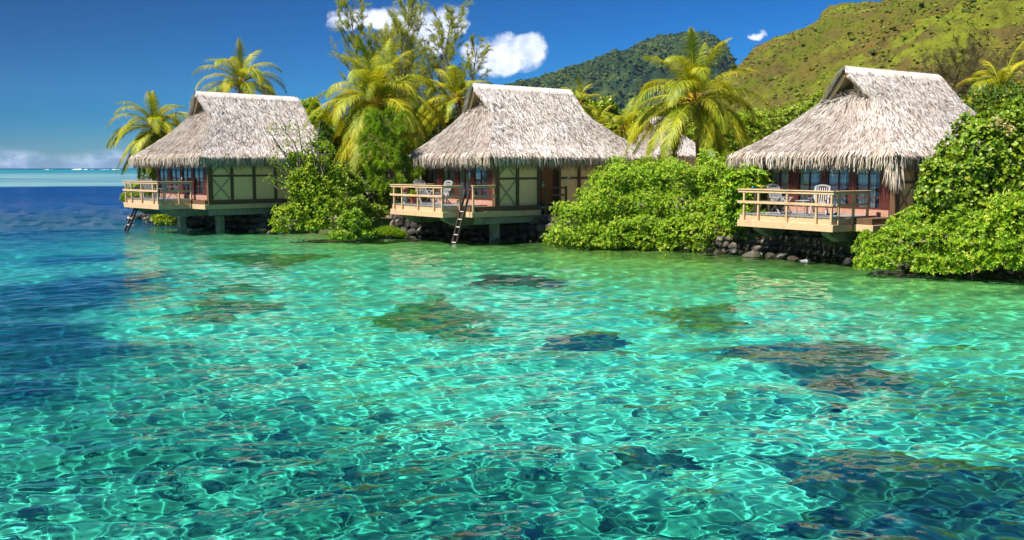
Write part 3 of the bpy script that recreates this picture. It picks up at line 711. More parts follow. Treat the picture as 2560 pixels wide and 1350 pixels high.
V, Fq = tube([(-.09, 0, .04), (-.05, 0, .085), (.05, 0, .085), (.09, 0, .04), (.05, 0, .015), (0, 0, .03), (-.05, 0, .015), (-.09, 0, .04)], [.016]*8, 6)
b.add(V, Fq); b.build('mask_frame', M['towel'], r)
b = MB(); b.box(-.08, .08, -.004, .004, .025, .08); b.build('lens', M['glass'], r)
def flipflop(pos, rz, label):
    n = 14; a = np.linspace(0, 2*np.pi, n, endpoint=False); w = .045+.012*np.cos(a); V = []
    for z in (0., .02): V += [(math.sin(t)*ww, math.cos(t)*.13, z) for t, ww in zip(a, w)]
    Fq = [(i, (i+1) % n, n+(i+1) % n, n+i) for i in range(n)]+[(n+i, n+i+1, n+n-2-i, n+n-1-i) for i in range(n//2-1)]
    o = mk('sandal', V, Fq, M['lime_plain']); o.location = pos; o.rotation_euler.z = rz
    b = MB(); b.add(*tube([(-.045, -.02, .02), (-.02, .03, .05), (0, .06, .022), (.02, .03, .05), (.045, -.02, .02)], [.006]*5, 5)); b.build('strap', M['lime_plain'], o)
    tag(o, label, 'sandal', 'pair of yellow-green sandals on the right deck')
M['lime_plain'] = pmat('yellow_green_rubber', (.5, .6, .08), (.45, .55, .07), 5., .6)
flipflop(on(3, (-2.35, 4.15, 1.713)), .3, 'yellow-green sandal on the deck boards beside the far recliner')
flipflop(on(3, (-2.30, 4.00, 1.713)), .5, 'yellow-green sandal on the deck boards beside the far recliner')
# pedestal with terracotta globe, potted plant on the middle deck
def sphere(c, r, nu=16, nv=10, sz=1.):
    u = np.linspace(0, 2*np.pi, nu, endpoint=False); v = np.linspace(.05, np.pi-.05, nv)
    U, Vv = np.meshgrid(u, v, indexing='ij'); P = np.stack([np.cos(U)*np.sin(Vv)*r, np.sin(U)*np.sin(Vv)*r, np.cos(Vv)*r*sz], -1)+np.array(c)
    i = np.arange(nu)[:, None]*nv+np.arange(nv-1)[None, :]; j = ((np.arange(nu)+1) % nu)[:, None]*nv+np.arange(nv-1)[None, :]
    return P.reshape(-1, 3), np.stack([i, i+1, j+1, j], -1).reshape(-1, 4)
r = empty('globe_pedestal', 'round terracotta globe on a white pedestal at the outer corner of the middle deck', 'garden ornament', on(2, (-2.1, 4.62, 1.715)))
b = MB(); b.add(*tube([(0, 0, 0), (0, 0, .04), (0, 0, .05), (0, 0, .48), (0, 0, .5), (0, 0, .54)], [.15, .15, .11, .085, .13, .13], 14)); b.build('pedestal', M['white'], r, smooth=True)
b = MB(); b.add(*sphere((0, 0, .68), .145)); b.build('globe', M['terracotta'], r, smooth=True)
def leaf_plant(label, name, cat, pos, n, L, w, mat, spread=1.0, seed=1, pot=True, hz=.25):
    g = np.random.default_rng(seed); r = empty(name, label, cat, pos)
    P = np.stack([g.normal(size=n)*.05*L*3, g.normal(size=n)*.05*L*3, hz+g.random(n)*.12], -1); a = g.uniform(0, 6.28, n); e = g.uniform(.25, 1.35, n)
    D = np.stack([np.cos(a)*np.cos(e)*spread, np.sin(a)*np.cos(e)*spread, np.sin(e)], -1)
    N = np.stack([-np.cos(a)*np.sin(e), -np.sin(a)*np.sin(e), np.cos(e)], -1)
    v, f, at_ = leaves(P, D, N, g.uniform(.6, 1, n)*L, g.uniform(.7, 1, n)*w, g.random(n), fold=.1); mk('foliage', v, f, mat, r, attr=at_)
    if pot:
        b = MB(); b.add(*tube([(0, 0, 0), (0, 0, .02), (0, 0, .26), (0, 0, .30), (0, 0, .27)], [.11, .12, .16, .17, .1], 14)); b.build('pot', M['white'] if pot == 2 else M['terracotta'], r)
    return r
leaf_plant('potted yellow-green plant between the pedestal and the recliner on the middle deck', 'potted_plant', 'potted plant', on(2, (-1.75, 4.35, 1.715)), 60, .42, .12, M['lime'], seed=4)
# ------------------------------------------------------------------ coral patches on the lagoon floor
def rim(g, c, at_, P, hi=.72):   # sand and rubble lie over the low rim of a patch
    sand = bed_color(g)
    return g.mix(g.maprange(g.math('ADD', at_, g.math('MULTIPLY', g.math('SUBTRACT', g.noise(P, 1.7, 7., .75), .5), 1.1)), .0, hi, 0., .93), sand, c)
def coralmat():
    m, g = newmat('coral'); P = g('ShaderNodeNewGeometry', out='Position')
    a = g.noise(P, 2.4, 6., .7); b = g.noise(P, 9., 4., .6)
    at_ = g('ShaderNodeAttribute', out=2, attribute_name='rnd')
    c = g.mix(g.maprange(a, .35, .65), (.12, .115, .05), (.36, .29, .10)); c = g.mix(g.maprange(b, .45, .7, 0., .7), c, (.08, .085, .06)); c = rim(g, c, at_, P)
    g('ShaderNodeOutputMaterial', g('ShaderNodeBsdfDiffuse', c)); return m
M['coral'] = coralmat()
def darkcoral():
    m, g = newmat('dark_coral'); P = g('ShaderNodeNewGeometry', out='Position')
    a = g.noise(P, 2.0, 6., .7)
    c = g.mix(g.maprange(a, .35, .70), (.03, .05, .085), (.18, .14, .08)); c = rim(g, c, g('ShaderNodeAttribute', out=2, attribute_name='rnd'), P, .5)
    g('ShaderNodeOutputMaterial', g('ShaderNodeBsdfDiffuse', c)); return m
M['dark_coral'] = darkcoral()
def vnoise(x, y, g, n=14, f=1.):
    z = 0*x
    for i in range(n):
        k = f*2**(i/3.5); a = g.uniform(0, 6.28); z = z+np.sin(k*(x*math.cos(a)+y*math.sin(a))+g.uniform(0, 6.28))/(1+i*.55)
    return z/3.
CG = 'coral patches under the lagoon water'
for k, (px, py, rx, ry, h, mt, lab) in enumerate([
    (690, 648, 160, 24, .55, 'coral', 'long brown coral patch under water in front of the left bungalow'),
    (565, 768, 140, 30, .42, 'coral', 'brown coral patch under clear water left of centre'),
    (1262, 704, 130, 20, .50, 'dark_coral', 'grey-black coral patch under water below the middle bungalow ladder'),
    (1050, 800, 195, 52, .50, 'coral', 'broad olive-brown coral patch in the middle of the lagoon'),
    (1490, 852, 120, 25, .35, 'dark_coral', 'small dark coral patch right of the broad central one'),
    (1720, 795, 150, 30, .40, 'coral', 'olive coral streak under water off the dense round shrub'),
    (2040, 905, 190, 56, .50, 'dark_coral', 'dark brown coral patch under water off the right bungalow'),
    (2260, 1240, 460, 125, .62, 'dark_coral', 'largest dark coral bed at the bottom right corner of the water'),
    (1620, 1165, 130, 34, .35, 'dark_coral', 'small dark coral lump just left of the big corner bed'),
    (590, 722, 95, 17, .32, 'coral', 'faint thin coral patch just beyond the brown one left of centre'),
    (2400, 862, 90, 14, .25, 'coral', 'small coral patch under green water near the right edge')]):
    g = np.random.default_rng(40+k); cx_, cy_ = bedpt(px, py); x2, _ = bedpt(px+rx, py); _, y3 = bedpt(px, py-ry)
    A = abs(x2-cx_)*1.22; B = abs(y3-cy_)*1.22; nr, na = 46, 110
    Rr, Aa = np.meshgrid(np.linspace(0, 1.25, nr), np.linspace(0, 2*np.pi, na), indexing='ij')
    x = Rr*np.cos(Aa)*A; y = Rr*np.sin(Aa)*B; n1 = vnoise(x, y, g, 16, 1.4)
    edge = 1+.22*np.sin(Aa*3+k)+.14*np.sin(Aa*5+2*k)+.1*np.sin(Aa*9)
    fall = np.clip(1-(Rr/edge)**2, -1, 1); z = -.10+h*(np.clip(fall, 0, 1)**1.2)*(.80+.5*n1)-.02+.10*vnoise(x, y, g, 14, 2.6)*np.clip(fall*2, 0, 1)+.05*vnoise(x, y, g, 10, 9.)+np.where(fall < 0, fall*.4, 0)
    V = np.stack([x, y, z], -1).reshape(-1, 3); i = np.arange(nr-1)[:, None]*na+np.arange(na-1)[None, :]
    o = mk('coral_patch', V, np.stack([i, i+na, i+na+1, i+1], -1).reshape(-1, 4), M[mt], smooth=True, attr=np.clip(fall, 0, 1).ravel())
    o.location = (cx_, cy_, float(depth(np.array(cx_), np.array(cy_)))); o.cycles.is_caustics_receiver = True
    tag(o, lab, 'coral', CG)
# ------------------------------------------------------------------ land, rock walls
def landmat():
    m, g = newmat('ground'); P = g('ShaderNodeNewGeometry', out='Position')
    n = g.noise(P, .6, 6., .7)
    c = g.mix(g.maprange(n, .4, .6), (.22, .17, .11), (.10, .13, .04))
    g('ShaderNodeOutputMaterial', g('ShaderNodeBsdfDiffuse', c)); return m
rows = []
for k in range(18):
    f = k/17
    rows.append([(x+(0 if k == 0 else f*14*(1 if x > -20 else .2)), y+1.75+f**2*150+(0 if x < 30 else 0), (.80 if k == 0 else .88)+f*1.2) for x, y in SHORE])
low = [(x, y+1.75, -2.2) for x, y in SHORE]
V = np.array([low]+rows, float).reshape(-1, 3); nS = len(SHORE)
i = np.arange(18)[:, None]*nS+np.arange(nS-1)[None, :]
land = mk('ground', V, np.stack([i, i+1, i+nS+1, i+nS], -1).reshape(-1, 4), landmat()); tag(land, kind='structure')
ICO = None
def ico(sub):
    import bmesh
    b = bmesh.new(); bmesh.ops.create_icosphere(b, subdivisions=sub, radius=1.)
    V = np.array([v.co[:] for v in b.verts]); Fq = np.array([[v.index for v in f.verts] for f in b.faces]); b.free(); return V, Fq
I1 = ico(1); I2 = ico(2)
def rockwall(label, pts, h, size, seed, lean=.6, big=0):
    g = np.random.default_rng(seed); V = []; Fq = []; A = []; n0 = 0
    pts = [np.array(p, float) for p in pts]
    def rock(p, s):
        nonlocal n0
        v, f = I2; q = v.copy(); d = rdir(g, 9)
        for k in range(9):   # planar cuts make faceted stones
            lim = g.uniform(.55, .86); t = q@d[k]; q = q-np.clip(t-lim, 0, None)[:, None]*d[k]
        q = q*np.array(s)*(1+.05*g.normal(size=(len(q), 1))); a = g.uniform(-.4, .4); c_, s_ = math.cos(a), math.sin(a)
        q = np.stack([q[:, 0]*c_-q[:, 2]*s_, q[:, 1], q[:, 0]*s_+q[:, 2]*c_], -1)
        V.append(q+p); Fq.append(f+n0); n0 += len(q); A.append(np.full(len(q), g.random()*.9))
    for a, b in zip(pts[:-1], pts[1:]):
        L = np.linalg.norm(b-a); d = (b-a)/L; nrm = np.array([-d[1], d[0]]); nrm *= np.sign(nrm[1])
        z = -.35
        while z < h:
            x = g.uniform(-.2, .1)
            rowh = size*g.uniform(.75, 1.1)
            while x < L:
                w = size*g.uniform(.7, 1.6); p = a+d*(x+w/2)+nrm*(.75+z*lean+g.normal()*.05)
                rock(np.array([p[0], p[1], z+rowh/2+g.normal()*.03]), (w*.60, size*.55, rowh*.62)); x += w*.93
            z += rowh*.92
    for k in range(big):
        t = g.random()*(len(pts)-1); a = pts[int(t)]; b = pts[int(t)+1]; p = a+(b-a)*(t % 1); s = size*g.uniform(.7, 1.2)
        rock(np.array([p[0]+g.normal()*.15, p[1]-g.uniform(.1, .6), g.uniform(-.1, .12)]), (s*.9, s*.7, s*.55))
    o = mk('stone_wall', np.concatenate(V), np.concatenate(Fq), M['rock'], attr=np.concatenate(A))
    tag(o, label, 'stone wall', 'dry stone sea walls along the shore'); return o
rockwall('sunlit rubble stone bank behind the ladder of the left bungalow', [(-27.0, 68.0), (-25.9, 66.3), (-20.3, 57.6), (-17.8, 55.0), (-12.4, 51.4)], 1.05, .40, 1, big=30)
rockwall('dry stone sea wall below the middle bungalow', [(-6.6, 48.5), (-5.4, 48.0), (-1.9, 47.0), (1.4, 45.2), (4., 43.4)], .80, .42, 2, big=10)
rockwall('dark stone wall with sunlit boulders at its foot under the right bungalow', [(7.9, 39.9), (9.1, 38.9), (12.4, 34.6), (14.5, 32.), (16.2, 29.6)], .85, .30, 3, big=16)
for k, (px, py, sx, lab) in enumerate([(1880, 640, .42, 'pale boulder at the waterline left of the right bungalow wall'), (1905, 634, .5, 'large pale boulder under the right bungalow deck'), (1925, 642, .3, 'orange-brown boulder beside the pale ones under the right deck'),
                                  (1975, 636, .42, 'flat pale rock ledge under the middle of the right deck')]):
    g = np.random.default_rng(70+k); p = un(px, py+4, 0); v, f = I2; q = v.copy(); d = rdir(g, 8)
    for j in range(8): t = q@d[j]; q = q-np.clip(t-.7, 0, None)[:, None]*d[j]
    o = mk('boulder', q*np.array([sx, sx*.8, sx*.6]), f, M['rock'], attr=np.full(len(q), .9 if k != 2 else .7)); o.location = (p[0], p[1], .06); o.rotation_euler.z = k
    tag(o, lab, 'boulder', 'boulders at the foot of the right sea wall')
# ------------------------------------------------------------------ hills
def hillmat(name, cols, sc):
    m, g = newmat(name); P = g('ShaderNodeNewGeometry', out='Position')
    a = g.noise(P, sc, 7., .62); b = g.noise(P, sc*5, 7., .68); c_ = g.noise(g.vmath('ADD', P, (90, 40, 7)), sc*1.7, 6., .6)
    c = g.mix(g.maprange(a, .42, .58), cols[0], cols[1]); c = g.mix(g.maprange(c_, .50, .62), c, cols[2]); c = g.mix(g.maprange(b, .48, .60, 0., .85), c, cols[3])
    c = g.mix(g.maprange(g.noise(P, sc*16, 5., .7), .5, .68, 0., .7), c, cols[4])
    nb = g.bump(g.noise(P, sc*13, 7., .75), 1., 3.)
    g('ShaderNodeOutputMaterial', g('ShaderNodeBsdfDiffuse', c, i_Normal=nb)); return m
def terrain(name, sky, r0, r1, z0, mat, seed, amp, rback, power=1.0, jig=1.):
    """rising hillside whose crest carries the given skyline (world bearing -> height)"""
    g = np.random.default_rng(seed)
    px = np.array([s[0] for s in sky], float); py = np.array([s[1] for s in sky], float)
    na, nr = 520, 190
    P = np.linspace(px[0], px[-1], na); Yp = np.interp(P, px, py)
    n = sum(np.sin(P*f+g.uniform(0, 6))*a for f, a in ((.11, 1.3), (.23, .9), (.47, .6), (.9, .5)))*jig
    Yp = Yp+n
    T = np.concatenate([np.linspace(0, 1, nr-24), 1+np.linspace(.02, 1, 24)])
    V = np.zeros((nr, na, 3))
    rc = r1*(1+.10*np.sin(P*.004+1)+.05*np.sin(P*.013))
    for j in range(na):
        r = ray(P[j], Yp[j]); k = rc[j]/r[1]; top = r*k+np.array([0, 0, H]); dirx = top[0]/top[1]
        yy = np.where(T <= 1, r0+(rc[j]-r0)*T, rc[j]+(rback)*(T-1)); zz = np.where(T <= 1, z0+(top[2]-z0)*np.clip(T, 0, 1)**power, top[2]*(1-.8*(T-1)**1.3))
        V[:, j, 0] = yy*dirx; V[:, j, 1] = yy; V[:, j, 2] = zz
    edge = (np.sin(np.clip(T, 0, 1)*np.pi)**1.3)[:, None]
    nz = vnoise(V[..., 0], V[..., 1], g, 22, 2*np.pi/(rc.mean()*.55)); V[..., 2] += nz*amp*edge*2
    i = np.arange(nr-1)[:, None]*na+np.arange(na-1)[None, :]
    o = mk(name, V.reshape(-1, 3), np.stack([i, i+1, i+na+1, i+na], -1).reshape(-1, 4), mat, smooth=True); tag(o, kind='structure')
    return V
hv = terrain('hillside', [(1480, 330), (1600, 290), (1700, 245), (1782, 205), (1812, 186), (1841, 167), (1862, 148), (1878, 128), (1890, 118), (1915, 103), (1940, 93), (1975, 82), (2009, 71), (2030, 58), (2050, 48), (2053, 32), (2078, 12), (2130, 6), (2200, 3), (2260, -25), (2400, -90), (2560, -150), (2900, -260), (3400, -300), (3900, -200)],
             75, 430, 1.5, hillmat('hillside', [(.135, .155, .020), (.185, .140, .036), (.23, .265, .026), (.150, .110, .040), (.060, .085, .014)], .018), 5, 5.5, 300, 1.25)
hv2 = terrain('near_spur', [(2050, 330), (2200, 268), (2330, 190), (2420, 118), (2500, 48), (2560, -5), (2700, -110), (3000, -280), (3500, -380)],
             80, 250, 1.5, hillmat('near_spur', [(.20, .135, .060), (.19, .155, .045), (.24, .21, .04), (.145, .095, .05), (.055, .07, .02)], .03), 8, 2.6, 160, 1.1)
fv = terrain('far_mountain', [(900, 418), (1000, 380), (1100, 300), (1200, 232), (1300, 205), (1349, 193), (1390, 180), (1423, 167), (1460, 158), (1482, 152), (1515, 136), (1541, 123), (1552, 128), (1575, 120), (1595, 110), (1620, 99), (1645, 89), (1680, 86), (1713, 79), (1743, 78), (1770, 84), (1792, 92), (1806, 103), (1817, 118), (1830, 140), (1842, 165), (1862, 185), (1900, 205), (2000, 230), (2300, 280)],
             500, 1700, 1.5, hillmat('far_mountain', [(.036, .062, .020), (.020, .042, .020), (.075, .10, .024), (.018, .034, .018), (.012, .025, .015)], .0075), 9, 42, 500, 1.5, jig=.7)
# scrub on the hillside: far too many to count
def scrub(name, Vt, n, s0, s1, mat, seed, rows):
    g = np.random.default_rng(seed); v, f = I1; nr, na = Vt.shape[:2]
    i = g.integers(rows[0], rows[1], n); j = g.integers(5, na-5, n)
    P = Vt[i, j]+np.stack([g.normal(size=n)*1.5, g.normal(size=n)*1.5, 0*i], -1)
    S = g.uniform(s0, s1, n)*g.uniform(.6, 1.2, n); Q = v[None]*(1+.22*g.normal(size=(n, len(v), 1)))*S[:, None, None]*np.array([1.1, 1.1, .75])+P[:, None]
    Fq = (f[None]+(np.arange(n)*len(v))[:, None, None]).reshape(-1, 3)
    o = mk(name, Q.reshape(-1, 3), Fq, mat, attr=np.repeat(g.random(n), len(v))); tag(o, kind='stuff')
M['scrub'] = strawmat('scrub', [(0, (.09, .11, .018)), (.5, (.14, .155, .026)), (.85, (.20, .21, .03)), (1, (.15, .10, .05))])
M['scrub_dark'] = strawmat('scrub_dark', [(0, (.025, .045, .010)), (1, (.07, .095, .02))])
M['scrub_far'] = strawmat('scrub_far', [(0, (.016, .034, .018)), (.5, (.036, .062, .02)), (1, (.10, .13, .028))])
scrub('hill_scrub', hv, 24000, .15, .5, M['scrub'], 3, (14, 166)); scrub('hill_shrubs', hv, 260, .6, 1.2, M['scrub_dark'], 13, (14, 150)); scrub('spur_scrub', hv2, 3500, .15, .5, M['scrub'], 4, (8, 166)); scrub('mountain_forest', fv, 34000, 1.5, 3.6, M['scrub_far'], 5, (20, 166))
# ------------------------------------------------------------------ palms
def frond_mesh(e0, L, seed, droop, mat, k=1.):
    g = np.random.default_rng(seed); n = 18; ds = L/n; e = e0; p = np.zeros(3); pts = [p.copy()]; az = 0.; T = []
    for i in range(n):
        f = i/n; e -= droop*(.35+1.5*f)*ds/L*1.0*max(.15, math.cos(e)+.25); az += g.normal()*.02
        d = np.array([math.cos(e)*math.cos(az), math.cos(e)*math.sin(az), math.sin(e)]); p = p+d*ds; pts.append(p.copy()); T.append(d)
    pts = np.array(pts); T = np.array(T+[T[-1]]); rad = .035*(1-np.linspace(0, 1, n+1))*k+.006
    V, Fq = tube(pts, rad, 4); m = int(88*L/3.8)
    s = np.linspace(.13, .995, m); idx = s*n; i0 = np.minimum(idx.astype(int), n-1); fr = (idx-i0)[:, None]
    P = pts[i0]*(1-fr)+pts[i0+1]*fr; D = unit(T[i0]*(1-fr)+T[i0+1]*fr); side = np.cross(D, [0, 0, 1.]); side = unit(side); up = np.cross(side, D)
    VV = []; FF = []; AA = []; n0 = 0; roll = g.uniform(-.5, .5)
    for sg in (-1, 1):
        ln = (.92*np.sin(np.clip(s*1.02, 0, 1)**.75*np.pi)**.55+.12)*.78*k*g.uniform(.85, 1.1, m)*(L/3.8)
        lift = .38-.55*s+g.normal(size=m)*.10
        d1 = unit(D*(.50+.5*s)[:, None]+sg*side*(1.-.45*s)[:, None]+up*lift[:, None]+g.normal(size=(m, 3))*.05)
        w = .033*k*g.uniform(.8, 1.2, m)
        segs = 4; q = P.copy(); d = d1.copy(); ring = []
        nrm = unit(up+side*roll*.3)
        for j in range(segs+1):
            ww = w*(1-.93*(j/segs)**1.6)*.5+.001; S = unit(np.cross(d, nrm)); ring.append(np.stack([q-S*ww[:, None], q+S*ww[:, None]], 1))
            q = q+d*(ln/segs)[:, None]; d = unit(d+np.array([0, 0, -1.])*(.22+.20*j)*g.uniform(.6, 1.4, m)[:, None])
        Rg = np.stack(ring, 1)  # m, segs+1, 2, 3
        base = np.arange(m)[:, None]*(segs+1)*2+np.arange(segs)[None, :]*2
        VV.append(Rg.reshape(-1, 3)); FF.append(np.stack([base, base+1, base+3, base+2], -1).reshape(-1, 4)+n0); n0 += m*(segs+1)*2
        tone = np.clip(.35+.4*g.random(m)+.12*np.sin(s*9+seed), 0, 1); AA.append((tone[:, None, None]+.15*np.linspace(-.5, 1, segs+1)[None, :, None]+np.zeros((m, segs+1, 2))).ravel())
    AA = np.concatenate(AA); k0 = len(V); Va = np.concatenate([V]+VV); Fa = np.concatenate([Fq]+[f+k0 for f in FF])
    o = mk('frond', Va, Fa, mat, attr=np.clip(np.concatenate([np.full(k0, .97), AA]), 0, 1)); me = o.data; bpy.data.objects.remove(o); return me
FR = {}
def fronds_for(mat, L):
    key = (mat.name, round(L, 1))
    if key not in FR:
        FR[key] = [(e, frond_mesh(R(e), L, int(sd+e*3+300), dr, mat)) for sd, (e, dr) in enumerate([(84, .9), (74, 1.25), (66, 1.5), (55, 1.6), (46, 1.65), (36, 1.55), (26, 1.5), (14, 1.35), (4, 1.2), (-10, 1.1), (-25, .8), (-42, .6)])]
    return FR[key]
def palm(label, crown, base, L=3.6, n=24, seed=1, mat='palm_leaf', nuts=0, rad=.17, low=-45, bias=None, group=True, lo_n=0):
    g = np.random.default_rng(seed); crown = np.array(crown, float); base = np.array(base, float)
    r = empty('palm_tree', label, 'palm tree', tuple(base), 0, 'coconut palms behind the bungalows'); rel = crown-base
    t = np.linspace(0, 1, 22); bend = np.stack([rel[0]*t**1.6, rel[1]*t**1.6, rel[2]*t], -1)
    rr = rad*(1.15-.45*t)+rad*.5*np.exp(-t*18)+rad*.06*np.sin(t*120); rr[-2:] *= 1.25
    v, f = tube(bend, rr, 10); mk('trunk', v, f, M['palm_bark'], r, smooth=True)
    # fibrous boot of old leaf bases
    m = 60; a = g.uniform(0, 6.28, m); P = rel+np.stack([np.cos(a)*rad*.6, np.sin(a)*rad*.6, g.uniform(-.45, .15, m)], -1)
    D = np.stack([np.cos(a)*.5, np.sin(a)*.5, g.uniform(-.4, 1., m)], -1); v, f, at_ = leaves(P, D, np.stack([np.cos(a), np.sin(a), 0*a], -1), g.uniform(.25, .6, m)*L/3.6, g.uniform(.05, .11, m), g.random(m)*.5, fold=.05)
    mk('leaf_bases', v, f, M['husk'], r)
    lib = fronds_for(M[mat], L); ga = 2.39996
    for k in range(n):
        f_ = (k+.5)/n; e = 86-(86-low)*f_**.85+g.normal()*5
        best = min(lib, key=lambda q: abs(q[0]-e)); o = bpy.data.objects.new('frond', best[1]); col.objects.link(o); o.parent = r
        az = k*ga+g.normal()*.2+seed
        if bias is not None and g.random() < bias[1]: az = bias[0]+g.normal()*.6
        s = g.uniform(.85, 1.08)*(.8 if f_ < .12 else 1)
        o.location = tuple(rel+np.array([0, 0, .05])); o.rotation_euler = (g.normal()*.10, g.normal()*.05, az); o.scale = (s, s*g.choice([-1, 1]), s)
    for k in range(nuts):
        a = k*2.1+g.normal()*.3; b = MB(); b.add(*sphere((rel[0]+math.cos(a)*.27, rel[1]+math.sin(a)*.27, rel[2]-.22-.18*(k % 2)), .125, 10, 8, 1.2)); b.build('coconut', M['coconut'], r, smooth=True)
    return r
def atz(px, py, Y): return at(px, py, Y)
palm('leaning palm with drooping yellow fronds left of the left bungalow roof', at(388, 322, 60), (-21.6, 61., .9), 3.6, 46, 21, nuts=3, rad=.14, low=-72)
palm('tall palm rising above the ridge of the left bungalow', at(600, 212, 66), (-17.5, 66., .9), 4.2, 24, 5, rad=.15, low=-18)
palm('big shaggy coconut palm between the left and middle bungalows', at(942, 262, 54.5), (-7.0, 55., .9), 4.9, 66, 8, nuts=7, rad=.2, low=-72)
palm('palm with upright bright fronds just behind the left end of the middle roof', at(1145, 250, 59), (-2.9, 59., .9), 3.5, 24, 10, rad=.16, low=-30)
palm('large isolated coconut palm with thick trunk between middle and right bungalows', at(1738, 255, 47), (9.35, 47., .9), 4.4, 34, 17, nuts=6, rad=.25, low=-42)
palm('small palm peeping over the right end of the middle roof ridge', at(1447, 262, 82), (5.6, 82., 1.2), 2.9, 18, 23, rad=.13, low=-35)
palm('palm with hanging fronds low behind the right slope of the middle roof', at(1560, 325, 76), (9.2, 76., 1.2), 3.2, 24, 26, rad=.14, low=-55)
palm('shorter palm between the peeping palm and the low hanging one', at(1497, 318, 79), (7.2, 79., 1.2), 2.6, 18, 27, rad=.13, low=-50)
palm('dark palm standing above the round-leaved tree at the right edge', at(2503, 232, 50), (25.6, 50., 1.), 3.2, 24, 31, rad=.17, low=-40)
palm('yellowish palm half hidden at the right end of the right roof', at(2478, 305, 46), (23.2, 46., 1.), 2.7, 20, 33, rad=.15, low=-45)
for k, (px, py, Y, L, lab) in enumerate([(1932, 322, 112, 2.6, 'distant palm just left of the right roof slope'), (2003, 262, 165, 2.9, 'tallest of the distant palms on the lower hillside'), (2024, 268, 170, 2.5, 'distant hillside palm right of the tallest one'), (1975, 275, 168, 2.3, 'distant hillside palm left of the tallest one'),
                                    (1880, 330, 105, 2.6, 'low distant palm right of the isolated coconut palm'), (1660, 300, 120, 2.8, 'distant palm behind the little roof')]):
    p = at(px, py, Y); palm(lab, p, (p[0], Y, 2.5), L, 15, 40+k, 'palm_far', rad=.14, low=-35)
# ------------------------------------------------------------------ broadleaf crowns
def blob_leaves(blobs, n, per, L, w, g, rnd_bias=0., shell=.72, cut=None, tilt=.9):
    """rosettes of leaves through the outer shell of several lumpy ellipsoids"""
    W_ = np.array([b[3]*b[4]*b[5] for b in blobs])**(2/3); W_ /= W_.sum(); which = g.choice(len(blobs), n, p=W_)
    B = np.array(blobs, float)[which]; d = rdir(g, n); d[:, 2] = np.where(d[:, 2] < -.55, -d[:, 2], d[:, 2])
    lump = 1+.13*np.sin(d[:, 0]*7+which)+.11*np.sin(d[:, 1]*9+2*which)+.10*np.sin(d[:, 2]*8+3*which)
    rad = (shell+(1-shell)*g.random(n)**.45)*lump
    C_ = B[:, :3]+d*B[:, 3:6]*rad[:, None]
    keep = np.ones(n, bool)
    for b in blobs:   # drop what lies deep in another lump
        q = (C_-np.array(b[:3]))/np.array(b[3:6]); keep &= (np.linalg.norm(q, axis=1) > shell*.80)
    if cut is not None: keep &= C_[:, 2] > cut
    C_ = C_[keep]; d = d[keep]; n = len(C_)
    out = unit(d*np.array([1, 1, .8])+np.array([-.12, -.2, .45])+.35*g.normal(size=(n, 3)))
    Pp = np.repeat(C_, per, 0); O = np.repeat(out, per, 0); m = len(Pp); rd = rdir(g, m); tang = unit(rd-O*(rd*O).sum(1, keepdims=True))
    D = unit(tang*tilt+O*g.uniform(.15, .9, m)[:, None]); N = unit(O-.3*tang+.15*g.normal(size=(m, 3)))
    clump = np.repeat(g.normal(size=n)*.13, per)
    rnd = np.clip(g.beta(2.4, 2.4, m)+clump+rnd_bias, 0, 1)
    return leaves(Pp, D, N, L*g.uniform(.65, 1.15, m), w*g.uniform(.75, 1.1, m), rnd, fold=.07, shape=.58)
def limbs(base, tips, r0, g, seg=9, wig=.12):
    V = []; Fq = []; n0 = 0
    for tp in tips:
        t = np.linspace(0, 1, seg); A = np.array(base, float); B = np.array(tp, float); L = np.linalg.norm(B-A)
        P = A+(B-A)*t[:, None]; P[:, 2] += np.sin(t*np.pi)*L*.10; P[1:-1] += g.normal(size=(seg-2, 3))*wig*L*.12
        v, f = tube(P, r0*(1-.85*t)+.006, 6); V.append(v); Fq.append(f+n0); n0 += len(v)
    return np.concatenate(V), np.concatenate(Fq)
def bushy(name, label, cat, base, blobs, n, per, L, w, mat, seed, group=None, r0=.09, nl=9, cut=.0, shell=.72, bias=0., extra=None, bark='bark'):
    g = np.random.default_rng(seed); r = empty(name, label, cat, tuple(base), 0, group); b0 = np.array(base, float)
    B = [(b[0]-b0[0], b[1]-b0[1], b[2]-b0[2], b[3], b[4], b[5]) for b in blobs]
    v, f, a = blob_leaves(B, n, per, L, w, g, bias, shell, cut-b0[2] if cut is not None else None)
    mk('crown', v, f, M[mat], r, attr=a)
    tips = []
    for k in range(nl):
        b = B[k % len(B)]; d = rdir(g, 1)[0]; tips.append((b[0]+d[0]*b[3]*.75, b[1]+d[1]*b[4]*.75, b[2]+abs(d[2])*b[5]*.75))
    if extra: tips += [tuple(np.array(e)-b0) for e in extra]
    v, f = limbs((0, 0, 0), tips, r0, g); mk('trunk', v, f, M[bark], r, smooth=True); return r
def B_(px, py, Y, rx, ry, rz): p = at(px, py, Y); return (p[0], p[1], p[2], rx, ry, rz)
SG = 'leafy shrubs at the water edge'
